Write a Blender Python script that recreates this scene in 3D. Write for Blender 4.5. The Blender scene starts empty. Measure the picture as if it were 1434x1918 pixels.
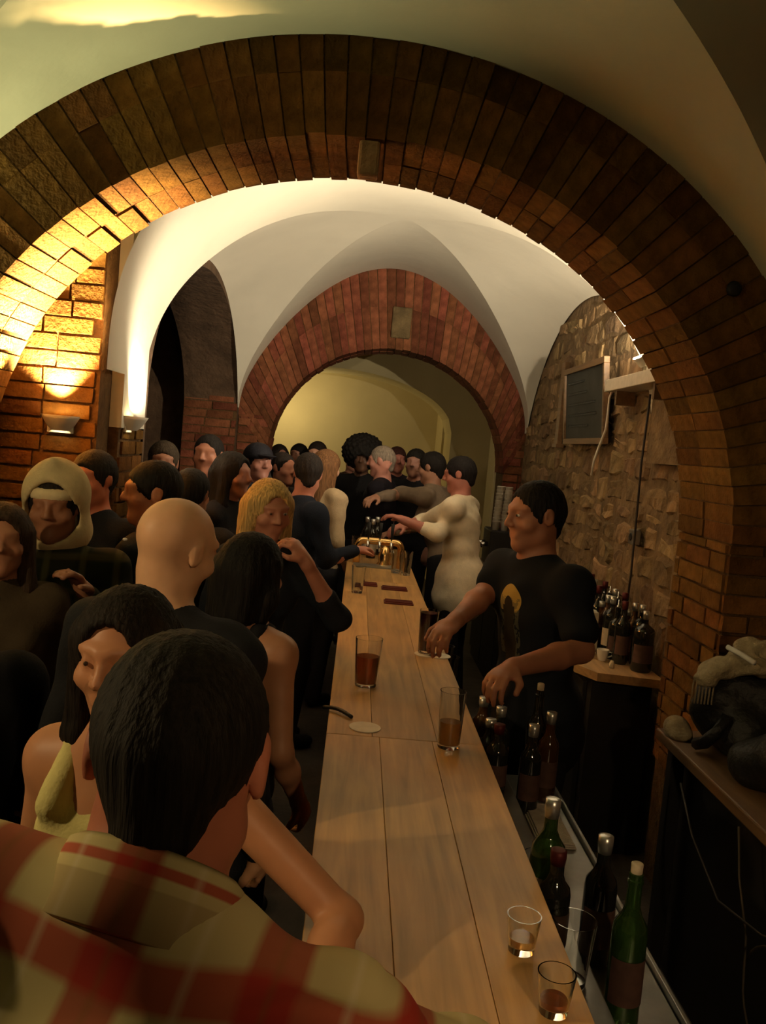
import bpy, bmesh, math, random
import numpy as np
from mathutils import Vector, Matrix, Euler
random.seed(7); rng = np.random.default_rng(7)
R_ = math.radians
scene = bpy.context.scene
col = scene.collection

# ------------------------------------------------------------------ camera
CAM = Vector((0.0, 0.0, 1.87)); F = 1630.0
_d = Vector((675-717, -(830-959), -F)).normalized()          # world +Y seen from the camera
_u = Vector((math.sin(R_(5)), math.cos(R_(5)), 0)); _u = (_u - _d*_u.dot(_d)).normalized()
_r = _d.cross(_u).normalized()
M3 = Matrix((_r, _d, _u))                                     # camera space -> world
cam = bpy.data.cameras.new('camera'); camo = bpy.data.objects.new('camera', cam); col.objects.link(camo)
camo.matrix_world = Matrix.Translation(CAM) @ M3.to_4x4()
cam.sensor_fit = 'VERTICAL'; cam.sensor_height = 24; cam.lens = 24*F/1918; cam.clip_start = .02
scene.camera = camo
def ray(px, py): return M3 @ Vector((px-717, -(py-959), -F))
def at(px, py, Y):
    d = ray(px, py); return CAM + d*(Y/d.y)
def atz(px, py, Z):
    d = ray(px, py); return CAM + d*((Z-CAM.z)/d.z)

# ------------------------------------------------------------------ world and exposure
w = bpy.data.worlds.new('world'); scene.world = w; w.use_nodes = True
w.node_tree.nodes['Background'].inputs[0].default_value = (.02, .015, .01, 1)
w.node_tree.nodes['Background'].inputs[1].default_value = .1
scene.view_settings.view_transform = 'Standard'; scene.view_settings.look = 'None'
scene.view_settings.gamma = 1; scene.view_settings.use_curve_mapping = False
scene.view_settings.exposure = EXPOSURE = 0.28

# ------------------------------------------------------------------ material helpers
def nmat(name):
    m = bpy.data.materials.new(name); m.use_nodes = True
    nt = m.node_tree; return m, nt, nt.nodes['Principled BSDF']
def pmat(name, c, rough=.7, metal=0, var=.12, scale=6, bump=0, bscale=40, c2=None, emis=None, estr=0, spec=.3, trans=0, ior=1.45, rnd=0, alpha=1):
    m, nt, b = nmat(name); L = nt.links.new
    tc = nt.nodes.new('ShaderNodeTexCoord')
    if var or c2:
        n = nt.nodes.new('ShaderNodeTexNoise'); n.inputs['Scale'].default_value = scale; n.inputs['Detail'].default_value = 5
        L(tc.outputs['Object'], n.inputs['Vector'])
        r = nt.nodes.new('ShaderNodeValToRGB'); r.color_ramp.elements[0].position = .3; r.color_ramp.elements[1].position = .7
        a = [x*(1-var) for x in c]; z = list(c2) if c2 else [min(1, x*(1+var)) for x in c]
        r.color_ramp.elements[0].color = (*a, 1); r.color_ramp.elements[1].color = (*z, 1)
        L(n.outputs['Fac'], r.inputs['Fac']); out = r.outputs['Color']
        if rnd:
            oi = nt.nodes.new('ShaderNodeObjectInfo'); hs = nt.nodes.new('ShaderNodeHueSaturation')
            mr = nt.nodes.new('ShaderNodeMapRange'); mr.inputs[3].default_value = 1-rnd; mr.inputs[4].default_value = 1+rnd
            L(oi.outputs['Random'], mr.inputs[0]); L(mr.outputs[0], hs.inputs['Value']); L(out, hs.inputs['Color'])
            m2 = nt.nodes.new('ShaderNodeMapRange'); m2.inputs[3].default_value = .5-.03*rnd; m2.inputs[4].default_value = .5+.03*rnd
            ml = nt.nodes.new('ShaderNodeMath'); ml.operation = 'FRACT'; mm = nt.nodes.new('ShaderNodeMath'); mm.operation = 'MULTIPLY'; mm.inputs[1].default_value = 17.3
            L(oi.outputs['Random'], mm.inputs[0]); L(mm.outputs[0], ml.inputs[0]); L(ml.outputs[0], m2.inputs[0]); L(m2.outputs[0], hs.inputs['Hue'])
            out = hs.outputs['Color']
        L(out, b.inputs['Base Color'])
    else: b.inputs['Base Color'].default_value = (*c, 1)
    b.inputs['Roughness'].default_value = rough; b.inputs['Metallic'].default_value = metal
    b.inputs['Specular IOR Level'].default_value = spec
    if trans: b.inputs['Transmission Weight'].default_value = trans; b.inputs['IOR'].default_value = ior
    if emis: b.inputs['Emission Color'].default_value = (*emis, 1); b.inputs['Emission Strength'].default_value = estr
    if bump:
        n2 = nt.nodes.new('ShaderNodeTexNoise'); n2.inputs['Scale'].default_value = bscale; n2.inputs['Detail'].default_value = 6
        L(tc.outputs['Object'], n2.inputs['Vector']); bp = nt.nodes.new('ShaderNodeBump'); bp.inputs['Strength'].default_value = bump; bp.inputs['Distance'].default_value = .02
        L(n2.outputs['Fac'], bp.inputs['Height']); L(bp.outputs[0], b.inputs['Normal'])
    return m
MT = dict(
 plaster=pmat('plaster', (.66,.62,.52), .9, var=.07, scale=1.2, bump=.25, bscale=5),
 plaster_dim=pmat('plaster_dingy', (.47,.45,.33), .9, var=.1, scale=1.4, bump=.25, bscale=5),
 plaster_y=pmat('plaster_yellow', (.62,.53,.3), .9, var=.08, scale=1.5, bump=.15, bscale=9),
 brick=pmat('brick', (.14,.066,.017), .9, var=.3, scale=14, bump=.35, bscale=60, rnd=.35, spec=.08),
 brick_red=pmat('brick_red', (.17,.058,.03), .9, var=.3, scale=14, bump=.35, bscale=60, rnd=.35, spec=.08),
 mortar=pmat('mortar', (.10,.054,.02), .95, var=.3, scale=20, bump=.6, bscale=50),
 stone=pmat('stone', (.21,.135,.066), .92, var=.35, scale=9, bump=.9, bscale=26, rnd=.4),
 rubble=pmat('rubble_mortar', (.17,.11,.055), .95, var=.35, scale=8, bump=.9, bscale=20),
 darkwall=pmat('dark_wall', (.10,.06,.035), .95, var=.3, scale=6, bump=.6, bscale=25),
 floor=pmat('stone_floor', (.05,.04,.032), .7, var=.3, scale=4, bump=.3, bscale=20),
)

# ------------------------------------------------------------------ object helpers
def tag(o, label=None, cat=None, group=None, kind=None):
    if label: o['label'] = label
    if cat: o['category'] = cat
    if group: o['group'] = group
    if kind: o['kind'] = kind
    return o
def empty(name, loc=(0,0,0), rz=0):
    o = bpy.data.objects.new(name, None); col.objects.link(o); o.location = loc; o.rotation_euler.z = rz
    o.empty_display_size = .1; return o
def mesh_obj(name, verts, faces, mat=None, parent=None, smooth=False, origin=None):
    me = bpy.data.meshes.new(name)
    o0 = Vector(origin) if origin is not None else Vector((0,0,0))
    if origin is not None: verts = [Vector(v)-o0 for v in verts]
    me.from_pydata([tuple(v) for v in verts], [], [tuple(f) for f in faces]); me.update()
    if smooth: me.polygons.foreach_set('use_smooth', [True]*len(me.polygons))
    o = bpy.data.objects.new(name, me); col.objects.link(o)
    if mat: me.materials.append(mat)
    if parent:
        o.parent = parent
        if origin is not None: o.location = o0 - parent_world(parent)
    else: o.location = o0
    return o
def parent_world(p):
    v = Vector(p.location)
    while p.parent: p = p.parent; v = v + Vector(p.location)
    return v
class MB:
    """collects boxes, tubes and lathes into one mesh"""
    def __init__(s): s.v = []; s.f = []
    def add(s, vs, fs):
        n = len(s.v); s.v += [Vector(v) for v in vs]; s.f += [tuple(i+n for i in f) for f in fs]; return s
    def box(s, lo, hi, rot=None, c=None, bev=0):
        lo = Vector(lo); hi = Vector(hi)
        if bev:
            bm = bmesh.new(); bmesh.ops.create_cube(bm, size=1)
            for v in bm.verts: v.co = Vector((lo[i] if v.co[i]<0 else hi[i]) for i in range(3))
            bmesh.ops.bevel(bm, geom=bm.edges[:], offset=bev, segments=2, affect='EDGES', profile=.5)
            bm.verts.index_update(); vs = [v.co.copy() for v in bm.verts]; fs = [[v.index for v in f.verts] for f in bm.faces]; bm.free()
        else:
            vs = [Vector((x,y,z)) for x in (lo.x,hi.x) for y in (lo.y,hi.y) for z in (lo.z,hi.z)]
            fs = [(0,1,3,2),(4,6,7,5),(0,4,5,1),(2,3,7,6),(0,2,6,4),(1,5,7,3)]
        if rot:
            c = Vector(c) if c is not None else (lo+hi)/2
            vs = [c + rot @ (v-c) for v in vs]
        return s.add(vs, fs)
    def tube(s, pts, r, n=8, cap=True):
        pts = [Vector(p) for p in pts]; rs = r if isinstance(r, (list,tuple)) else [r]*len(pts)
        base = []; up = Vector((.3,.2,1))
        for i, p in enumerate(pts):
            t = (pts[min(i+1,len(pts)-1)] - pts[max(i-1,0)]).normalized()
            a = t.cross(up); a = a.normalized() if a.length > 1e-4 else t.orthogonal().normalized(); b = t.cross(a)
            base += [p + (a*math.cos(2*math.pi*k/n) + b*math.sin(2*math.pi*k/n))*rs[i] for k in range(n)]
        fs = [(i*n+k, i*n+(k+1)%n, (i+1)*n+(k+1)%n, (i+1)*n+k) for i in range(len(pts)-1) for k in range(n)]
        if cap: fs += [tuple(range(n-1,-1,-1)), tuple(range((len(pts)-1)*n, len(pts)*n))]
        return s.add(base, fs)
    def lathe(s, prof, c=(0,0,0), n=20, rot=None):
        c = Vector(c); vs = []; fs = []
        for r, z in prof:
            for k in range(n):
                p = Vector((r*math.cos(2*math.pi*k/n), r*math.sin(2*math.pi*k/n), z))
                vs.append(c + (rot @ p if rot else p))
        m = len(prof)
        fs = [(i*n+k, i*n+(k+1)%n, (i+1)*n+(k+1)%n, (i+1)*n+k) for i in range(m-1) for k in range(n)]
        if prof[0][0] > 1e-5: fs.append(tuple(range(n-1,-1,-1)))
        if prof[-1][0] > 1e-5: fs.append(tuple(range((m-1)*n, m*n)))
        return s.add(vs, fs)
    def build(s, name, mat, parent=None, smooth=False, origin=None):
        return mesh_obj(name, s.v, s.f, mat, parent, smooth, origin)
def auto_smooth(o, ang=40):
    me = o.data; me.polygons.foreach_set('use_smooth', [True]*len(me.polygons))
    me.set_sharp_from_angle(angle=R_(ang)); return o
HEX = [(0,1,2,3),(7,6,5,4),(0,4,5,1),(1,5,6,2),(2,6,7,3),(3,7,4,0)]
def hexa(name, p, mat, parent):
    o = mesh_obj(name, p, HEX, mat, None, origin=sum((Vector(q) for q in p), Vector())/8)
    o.parent = parent; o.location = o.location - parent_world(parent); return o

# ------------------------------------------------------------------ arches with separate bricks
def arch(name, label, y0, y1, cin, ain, bin_, zin, cex, aex, bex, zex, N, rows, deep, mat, mort, lo=-.02, joint=.006, pw=.0):
    """brick arch between plane y0 (front) and y1 (back); intrados/extrados ellipses"""
    root = empty(name, (cin, y0, 0)); tag(root, label, 'arch', kind='structure')
    def pi(t): return Vector((cin - ain*math.cos(t), 0, zin + bin_*math.sin(t)))
    def pe(t): return Vector((cex - aex*math.cos(t), 0, zex + bex*math.sin(t)))
    # mortar core, recessed behind the brick faces
    rec = .006; n = 96; vs = []; fs = []
    for i in range(n+1):
        t = math.pi*i/n; a = pi(t); b = pe(t); dr = (b-a).normalized()
        for y, q in ((y0+rec, a+dr*rec), (y0+rec, b), (y1-rec, b), (y1-rec, a+dr*rec)): vs.append((q.x, y, q.z))
    for i in range(n):
        for k in range(4): fs.append((4*i+k, 4*i+(k+1)%4, 4*i+4+(k+1)%4, 4*i+4+k))
    o = mesh_obj('mortar_core', vs, fs, mort, None); o.parent = root; o.location = -root.location
    # arc-length spaced courses
    ts = np.linspace(0, math.pi, 800); P = np.array([pi(t)[:] for t in ts]); s = np.r_[0, np.cumsum(np.linalg.norm(np.diff(P, axis=0), axis=1))]
    tb = np.interp(np.linspace(0, s[-1], N+1), s, ts)
    g = joint/2/(s[-1]/N)
    for i in range(N):
        t0 = tb[i] + (tb[i+1]-tb[i])*g; t1 = tb[i+1] - (tb[i+1]-tb[i])*g
        off = random.uniform(-.006, .006)
        for j, (f0, f1) in enumerate(rows):
            dp = deep[j]
            for q in range(len(dp)-1):
                ya = y0 + (y1-y0)*dp[q] + joint*.5; yb = y0 + (y1-y0)*dp[q+1] - joint*.5
                if dp[q] == 0: ya = y0 + random.uniform(-.007, .004)
                if dp[q+1] == 1: yb = y1
                def pt(t, f, y, o_=0):
                    a = pi(t); b = pe(t); L = (b-a).length; x = a + (b-a)*f
                    x += (b-a)/L*(joint*.5 if f > 0 else o_) * (1 if f < 1 and f > 0 else (1 if f == 0 else 0)); return Vector((x.x, y, x.z))
                h = random.uniform(-.006, .005) if f0 == 0 else 0
                p = [pt(t0,f0,ya,h), pt(t1,f0,ya,h), pt(t1,f1,ya), pt(t0,f1,ya), pt(t0,f0,yb,h), pt(t1,f0,yb,h), pt(t1,f1,yb), pt(t0,f1,yb)]
                hexa('brick', p, mat, root)
    return root
def brick_face(root, org, ux, n_out, W, H, mat, bw=.26, bh=.078, depth=.05, joint=.012, jit=.006, thin=.0):
    """courses of separate bricks on a plane: org corner, ux horizontal unit, n_out outward normal"""
    org = Vector(org); ux = Vector(ux); n = Vector(n_out); up = Vector((0,0,1)); z = 0; k = 0
    while z < H - .03:
        h = min(bh, H-z); x = -bw*random.choice((.0,.5,.25)) if k % 2 else -bw*.5*random.random()
        while x < W - .03:
            l = bw*random.uniform(.9,1.08); a = max(x,0)+joint/2; b = min(x+l,W)-joint/2
            if b-a > .03:
                d = random.uniform(-jit, jit)
                p = []
                for dd in (d, -depth):
                    for (xx, zz) in ((a,z+joint/2),(b,z+joint/2),(b,z+h-joint/2),(a,z+h-joint/2)):
                        p.append(org + ux*(xx+random.uniform(-1,1)*.003) + up*(zz+random.uniform(-1,1)*.003) + n*dd)
                hexa('brick', p, mat, root)
            x += l
        z += h; k += 1
def rubble_face(root, org, ux, n_out, W, H, mat, top=None, sz=.2, depth=.06, skip=None):
    """irregular stones on a plane, in wandering courses"""
    org = Vector(org); ux = Vector(ux); n = Vector(n_out); up = Vector((0,0,1)); z = 0
    def wob(x, zz): return .018*math.sin(x*5.1+zz*9)+.014*math.sin(x*11.3+zz*23)
    while z < H:
        h = sz*random.uniform(.45, 1.05); x = -random.random()*sz
        while x < W:
            l = sz*random.uniform(.6, 1.9); a = max(0,x); b = min(W, x+l); cx = (a+b)/2
            lim = H if top is None else top(cx)
            if b-a > .05 and z+h < lim and not (skip and skip(cx, z+h/2)):
                g = .012; c = []
                q = [(a+g,z+g),(cx,z+g*.4),(b-g,z+g),(b-g*.6,z+h*.5),(b-g,z+h-g),(cx,z+h-g*.5),(a+g,z+h-g),(a+g*.6,z+h*.5)]
                q = [(xx+random.uniform(-.014,.014), zz+wob(xx,zz)+random.uniform(-.012,.012)) for xx,zz in q]
                d = random.uniform(.0,.018)
                mid = [(cx+(xx-cx)*.72, (z+h/2)+(zz-z-h/2)*.72) for xx,zz in q]
                vs = [org+ux*xx+up*zz-n*depth for xx,zz in q] + [org+ux*xx+up*zz+n*(d*.4-.012) for xx,zz in q] + [org+ux*xx+up*zz+n*(d+random.uniform(-.008,.008)) for xx,zz in mid]
                fs = [(i,(i+1)%8,8+(i+1)%8,8+i) for i in range(8)] + [(8+i,8+(i+1)%8,16+(i+1)%8,16+i) for i in range(8)] + [tuple(range(16,24))]
                o = mesh_obj('stone', vs, fs, mat, None, origin=org+ux*cx+up*(z+h/2)); o.parent = root; o.location = o.location - parent_world(root)
            x += l
        z += h
def fix_normals(o):
    bm = bmesh.new(); bm.from_mesh(o.data); bmesh.ops.recalc_face_normals(bm, faces=bm.faces[:]); bm.to_mesh(o.data); bm.free(); return o

# ------------------------------------------------------------------ vaults
def groin(name, label, cx, a, y0, yc0, cy, yc1, y1, spring, rise, drop, mat, nnear=2., nfar=2., nx=96, ny=28, sag=0):
    """groined bay: longitudinal barrel (ends y0 / y1) cut by a cross barrel that springs at yc0 and yc1 and sags towards the walls"""
    bn, bf = cy-yc0, yc1-cy
    vs = []; fs = []
    def hA(t, n): return spring + (rise-sag*t*t)*max(0, 1-abs(t)**n)**(1/n)
    def yg(t, b, n):
        q = (hA(t,n)-spring+drop*t*t)/rise; return b*math.sqrt(max(0, 1-min(1,q)**2))
    def hB(t, y):
        b = bn if y < cy else bf; u = min(1, abs(y-cy)/b); return spring + rise*math.sqrt(max(0,1-u*u)) - drop*t*t
    ths = [-math.cos(math.pi*i/nx) for i in range(nx+1)]
    for web in range(4):
        base = len(vs)
        for t in ths:
            gn = cy - yg(t,bn,nnear); gf = cy + yg(t,bf,nfar)
            for j in range(ny+1):
                s = j/ny
                if web == 0: y = y0 + (gn-y0)*s; z = hA(t,nnear)
                elif web == 1: y = gn + (cy-gn)*math.sin(s*math.pi/2); z = max(hB(t,y), hA(t,nnear)) if j == 0 else hB(t,y)
                elif web == 2: y = cy + (gf-cy)*(1-math.cos(s*math.pi/2)); z = hB(t,y) if j < ny else hA(t,nfar)
                else: y = gf + (y1-gf)*s; z = hA(t,nfar)
                vs.append((cx+a*t, y, z))
        for i in range(nx):
            for j in range(ny):
                p = base+i*(ny+1)+j; fs.append((p, p+1, p+ny+2, p+ny+1))
    o = mesh_obj(name, vs, fs, mat, None, True); tag(o, label, 'vault', kind='structure')
    return o, hB
def slab(name, lo, hi, mat, label, cat='wall'):
    o = MB().box(lo, hi).build(name, mat, origin=((lo[0]+hi[0])/2,(lo[1]+hi[1])/2,lo[2])); tag(o, label, cat, kind='structure'); return o
def wall_with_top(name, pts_fn, x, y0, y1, thick, mat, label, n=60, z0=0):
    """side wall in plane x whose top follows pts_fn(y)"""
    vs = []; fs = []
    for i in range(n+1):
        y = y0+(y1-y0)*i/n; h = pts_fn(y)
        for xx in (x, x+thick):
            vs += [(xx,y,z0),(xx,y,h)]
    for i in range(n):
        b = 4*i
        fs += [(b,b+4,b+5,b+1),(b+2,b+3,b+7,b+6),(b+1,b+5,b+7,b+3)]
    o = mesh_obj(name, vs, fs, mat, None, origin=(x,(y0+y1)/2,z0)); tag(o, label, 'wall', kind='structure'); return fix_normals(o)

A1 = dict(c=-.08, a=1.55, b=1.40, z=1.607, ae=1.92, be=1.755); Y1F, Y1B = 3.34, 3.90
B2 = dict(cx=.19, a=1.36, y0=4.0, yc0=4.55, cy=6.45, y1=8.3, spring=2.1, rise=1.42, drop=.46)
Y2F, Y2B = 8.3, 8.8

floor = slab('floor', (-4.2,-1.6,-.1), (3.2,14.2,0), MT['floor'], 'dark worn stone floor under the crowd and the bar', 'floor')
# bay over the camera
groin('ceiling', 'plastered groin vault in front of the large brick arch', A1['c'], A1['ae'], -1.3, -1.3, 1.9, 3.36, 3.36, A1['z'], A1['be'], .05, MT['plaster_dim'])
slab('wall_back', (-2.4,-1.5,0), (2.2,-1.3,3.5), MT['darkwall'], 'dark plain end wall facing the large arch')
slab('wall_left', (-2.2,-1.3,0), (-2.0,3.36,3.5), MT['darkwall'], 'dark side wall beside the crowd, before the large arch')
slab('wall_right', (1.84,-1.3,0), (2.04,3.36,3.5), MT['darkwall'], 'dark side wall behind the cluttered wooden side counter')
arch1 = arch('trim_1', 'large brick arch spanning the bar room, with a lit underside', Y1F, Y1B, A1['c'], A1['a'], A1['b'], A1['z'], A1['c'], A1['ae'], A1['be'], A1['z'], 62,
      [(0,.62),(.62,1)], [(0,.5,1),(0,.5)], MT['brick'], MT['mortar'])
# piers of the large arch
pl = slab('trim_2', (-2.6,Y1F+.014,0), (A1['c']-A1['a']-.014,Y1B-.014,A1['z']), MT['mortar'], 'brick pier carrying the left foot of the large arch', 'pier')
pr = slab('trim_3', (A1['c']+A1['a']+.014,Y1F+.014,0), (2.5,Y1B-.014,A1['z']), MT['mortar'], 'brick pier beside the back counter with bottles', 'pier')
xr = A1['c']+A1['a']; xl = A1['c']-A1['a']
brick_face(pr, (xr,Y1F,.55), (1,0,0), (0,-1,0), .5, A1['z']-.55, MT['brick'])
brick_face(pr, (xr,Y1F+.02,.55), (0,1,0), (-1,0,0), Y1B-Y1F-.02, A1['z']-.55, MT['brick'])
brick_face(pl, (xl-.5,Y1F,.9), (1,0,0), (0,-1,0), .5, A1['z']-.9, MT['brick'])
brick_face(pl, (xl,Y1F+.02,.9), (0,1,0), (1,0,0), Y1B-Y1F-.02, A1['z']-.9, MT['brick'])
# spandrel fill behind the arch so that no light leaks over it
slab('trim_4', (-2.7,Y1F+.1,3.37), (2.6,Y1B+.25,3.7), MT['plaster'], 'masonry above the large brick arch', 'wall')
# brick return wall behind the left foot of the arch
bw = slab('wall_return', (-2.6,4.115,0), (B2['cx']-B2['a']-.061,4.74,3.7), MT['mortar'], 'brick return wall glowing above an uplighter behind the arch foot')
brick_face(bw, (-1.85,4.10,1.0), (1,0,0), (0,-1,0), 1.85+B2['cx']-B2['a']-.061, 2.05, MT['brick'], bw=.24)
slab('trim_5', (-2.7,3.86,0), (-2.5,4.3,3.7), MT['darkwall'], 'dark masonry closing the slot behind the arch foot', 'wall')
# second bay
vault2, hB2 = groin('ceiling', 'white groin vault lit by uplighters between the two brick arches', B2['cx'], B2['a'], B2['y0'], B2['yc0'], B2['cy'], B2['y1'], B2['y1'], B2['spring'], B2['rise'], B2['drop'], MT['plaster'], nnear=3., nfar=2., sag=B2['drop'])
XL2, XR2 = B2['cx']-B2['a'], B2['cx']+B2['a']
# left wall of the second bay: plaster pier, then an arched opening into a dark side room
def openz(y):   # opening edge
    u = (y-6.5)/1.72
    return 0 if abs(u) >= 1 else 2.0+1.0*math.sqrt(1-u*u)
leg = slab('wall_leg', (XL2-.06,4.30,1.84), (XL2+.0,4.75,3.6), MT['plaster'], 'white plaster vault foot glaring above its uplighter')
lb = slab('wall_leg_base', (XL2-.06,4.30,0), (XL2-.012,4.74,1.84), MT['mortar'], 'brown brick pier below the glaring white vault foot', 'pier')
brick_face(lb, (XL2,4.74,1.0), (0,-1,0), (1,0,0), .44, .84, MT['brick'])
def left_lunette(name, label):
    vs = []; fs = []; n = 80
    for i in range(n+1):
        y = 4.75+(8.3-4.75)*i/n; lo = max(openz(y), 0.0); hi = 3.5
        for x in (XL2-.002, XL2-.5): vs += [(x,y,lo),(x,y,hi)]
    for i in range(n):
        b = 4*i; fs += [(b,b+4,b+5,b+1),(b+2,b+3,b+7,b+6),(b,b+2,b+6,b+4),(b+1,b+5,b+7,b+3)]
    o = mesh_obj(name, vs, fs, MT['darkwall'], None, origin=(XL2,6.5,0)); tag(o, label, 'wall', kind='structure'); return fix_normals(o)
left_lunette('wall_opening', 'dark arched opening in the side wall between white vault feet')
ow = slab('wall_jamb', (XL2-.5,8.2,0), (XL2-.004,8.5,2.2), MT['mortar'], 'brick jamb on the far side of the dark arched opening')
brick_face(ow, (XL2-.5,8.19,1.2), (1,0,0), (0,-1,0), .5, 1.0, MT['brick_red'])
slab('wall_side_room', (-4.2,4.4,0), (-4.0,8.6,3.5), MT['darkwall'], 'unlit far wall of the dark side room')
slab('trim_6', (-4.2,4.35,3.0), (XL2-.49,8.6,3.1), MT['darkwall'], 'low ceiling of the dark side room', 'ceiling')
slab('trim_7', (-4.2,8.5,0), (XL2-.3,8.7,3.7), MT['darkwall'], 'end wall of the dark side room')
# right wall of the second bay, rubble stone
wr = wall_with_top('wall_stone', lambda y: max(2.1, hB2(1, y))+.04 if y > 4.55 else 3.2, XR2+.012, 3.9, 8.4, .3, MT['rubble'], 'rough rubble stone wall behind the back counter')
rubble_face(wr, (XR2+.012,8.28,.6), (0,-1,0), (-1,0,0), 4.36, 2.6, MT['stone'], top=lambda s: (max(2.1, hB2(1, 8.28-s)) if 8.28-s > 4.6 else 3.0)-.6+.08, sz=.2)
slab('trim_13', (1.505,3.9,1.9), (1.56,4.56,3.3), MT['rubble'], 'stone corner strip beside the wall ledge', 'wall')
# second brick arch
arch2 = arch('trim_8', 'smaller red brick arch at the far end of the vaulted bay', Y2F, Y2B, .25, 1.13, 1.08, 1.70, B2['cx'], 1.40, 1.47, 2.08, 48,
      [(0,.5),(.5,1)], [(0,.5,1),(0,.5)], MT['brick_red'], MT['mortar'])
p2l = slab('trim_9', (-1.7,Y2F+.014,0), (.25-1.13-.014,Y2B-.014,2.06), MT['mortar'], 'brick pier under the left foot of the smaller arch', 'pier')
p2r = slab('trim_10', (.25+1.13+.014,Y2F+.014,0), (2.1,Y2B-.014,2.06), MT['mortar'], 'brick pier under the right foot of the smaller arch', 'pier')
brick_face(p2l, (-1.17,Y2F,1.0), (1,0,0), (0,-1,0), .29, 1.05, MT['brick_red'], bw=.2)
brick_face(p2r, (1.38,Y2F,1.0), (1,0,0), (0,-1,0), .2, 1.05, MT['brick_red'], bw=.2)
slab('trim_11', (-2.6,Y2F+.05,3.42), (2.4,Y2B,3.8), MT['plaster'], 'masonry above the smaller brick arch', 'wall')
# far room
Y3 = 11.0
def far_wall(name, y0, y1, x0, x1, ox0, ox1, spring, crown, mat, label):
    vs = []; fs = []; n = 60; xs = [x0] + list(np.linspace(ox0, ox1, n)) + [x1]
    def top(x):
        if x <= ox0 or x >= ox1: return 0
        u = (2*x-ox0-ox1)/(ox1-ox0); return spring+(crown-spring)*math.sqrt(max(0,1-u*u))
    def quad(a, b, c, d): k = len(vs); vs.extend((a,b,c,d)); fs.append((k,k+1,k+2,k+3))
    for i in range(len(xs)-1):
        a, b = xs[i], xs[i+1]
        ta = top(a) if i > 0 and i < len(xs)-2 else 0; tb = top(b) if i > 0 and i < len(xs)-2 else 0
        if i == 1: ta = spring
        if i == len(xs)-3: tb = spring
        for y in (y0, y1): quad((a,y,ta),(b,y,tb),(b,y,3.6),(a,y,3.6))
        if ta: quad((a,y0,ta),(a,y1,ta),(b,y1,tb),(b,y0,tb))
    for x in (ox0, ox1): quad((x,y0,0),(x,y1,0),(x,y1,spring),(x,y0,spring))
    o = mesh_obj(name, vs, fs, mat, None, origin=((x0+x1)/2,y0,0)); tag(o, label, 'wall', kind='structure'); return o
far_wall('wall_far', Y3, Y3+.9, -2.6, 2.4, -1.9, 1.13, 2.1, 2.78, MT['plaster_y'], 'dim yellow wall with a wide shallow arched opening')
slab('wall_end', (-3.2,12.9,0), (2.4,13.1,3.6), MT['plaster_y'], 'bright yellow end wall seen through the far arch')
slab('wall_far_left', (-2.8,8.8,0), (-2.6,13.0,3.6), MT['plaster_y'], 'yellow side wall of the far room hidden behind the crowd')
slab('wall_far_right', (1.37,8.8,0), (1.7,9.25,3.6), MT['plaster_y'], 'narrow pale strip of lit wall beside the smaller arch')
slab('wall_far_corner', (1.75,9.25,0), (1.95,11.0,3.6), MT['plaster_y'], 'yellow side wall of the far room')
slab('trim_12', (1.1,11.9,0), (1.3,12.9,3.6), MT['plaster_y'], 'yellow side wall beyond the far arched opening', 'wall')
def barrel(name, label, cx, a, z0, b, y0, y1, mat, n=48):
    vs = []; fs = []
    for i in range(n+1):
        t = math.pi*i/n
        for y in (y0, y1): vs.append((cx-a*math.cos(t), y, z0+b*math.sin(t)))
    for i in range(n): fs.append((2*i,2*i+1,2*i+3,2*i+2))
    o = mesh_obj(name, vs, fs, mat, None, True); tag(o, label, 'vault', kind='structure')
barrel('ceiling', 'yellow barrel vault over the far room', .0, 2.3, 2.0, 1.15, 8.8, 12.95, MT['plaster_y'])
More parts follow.
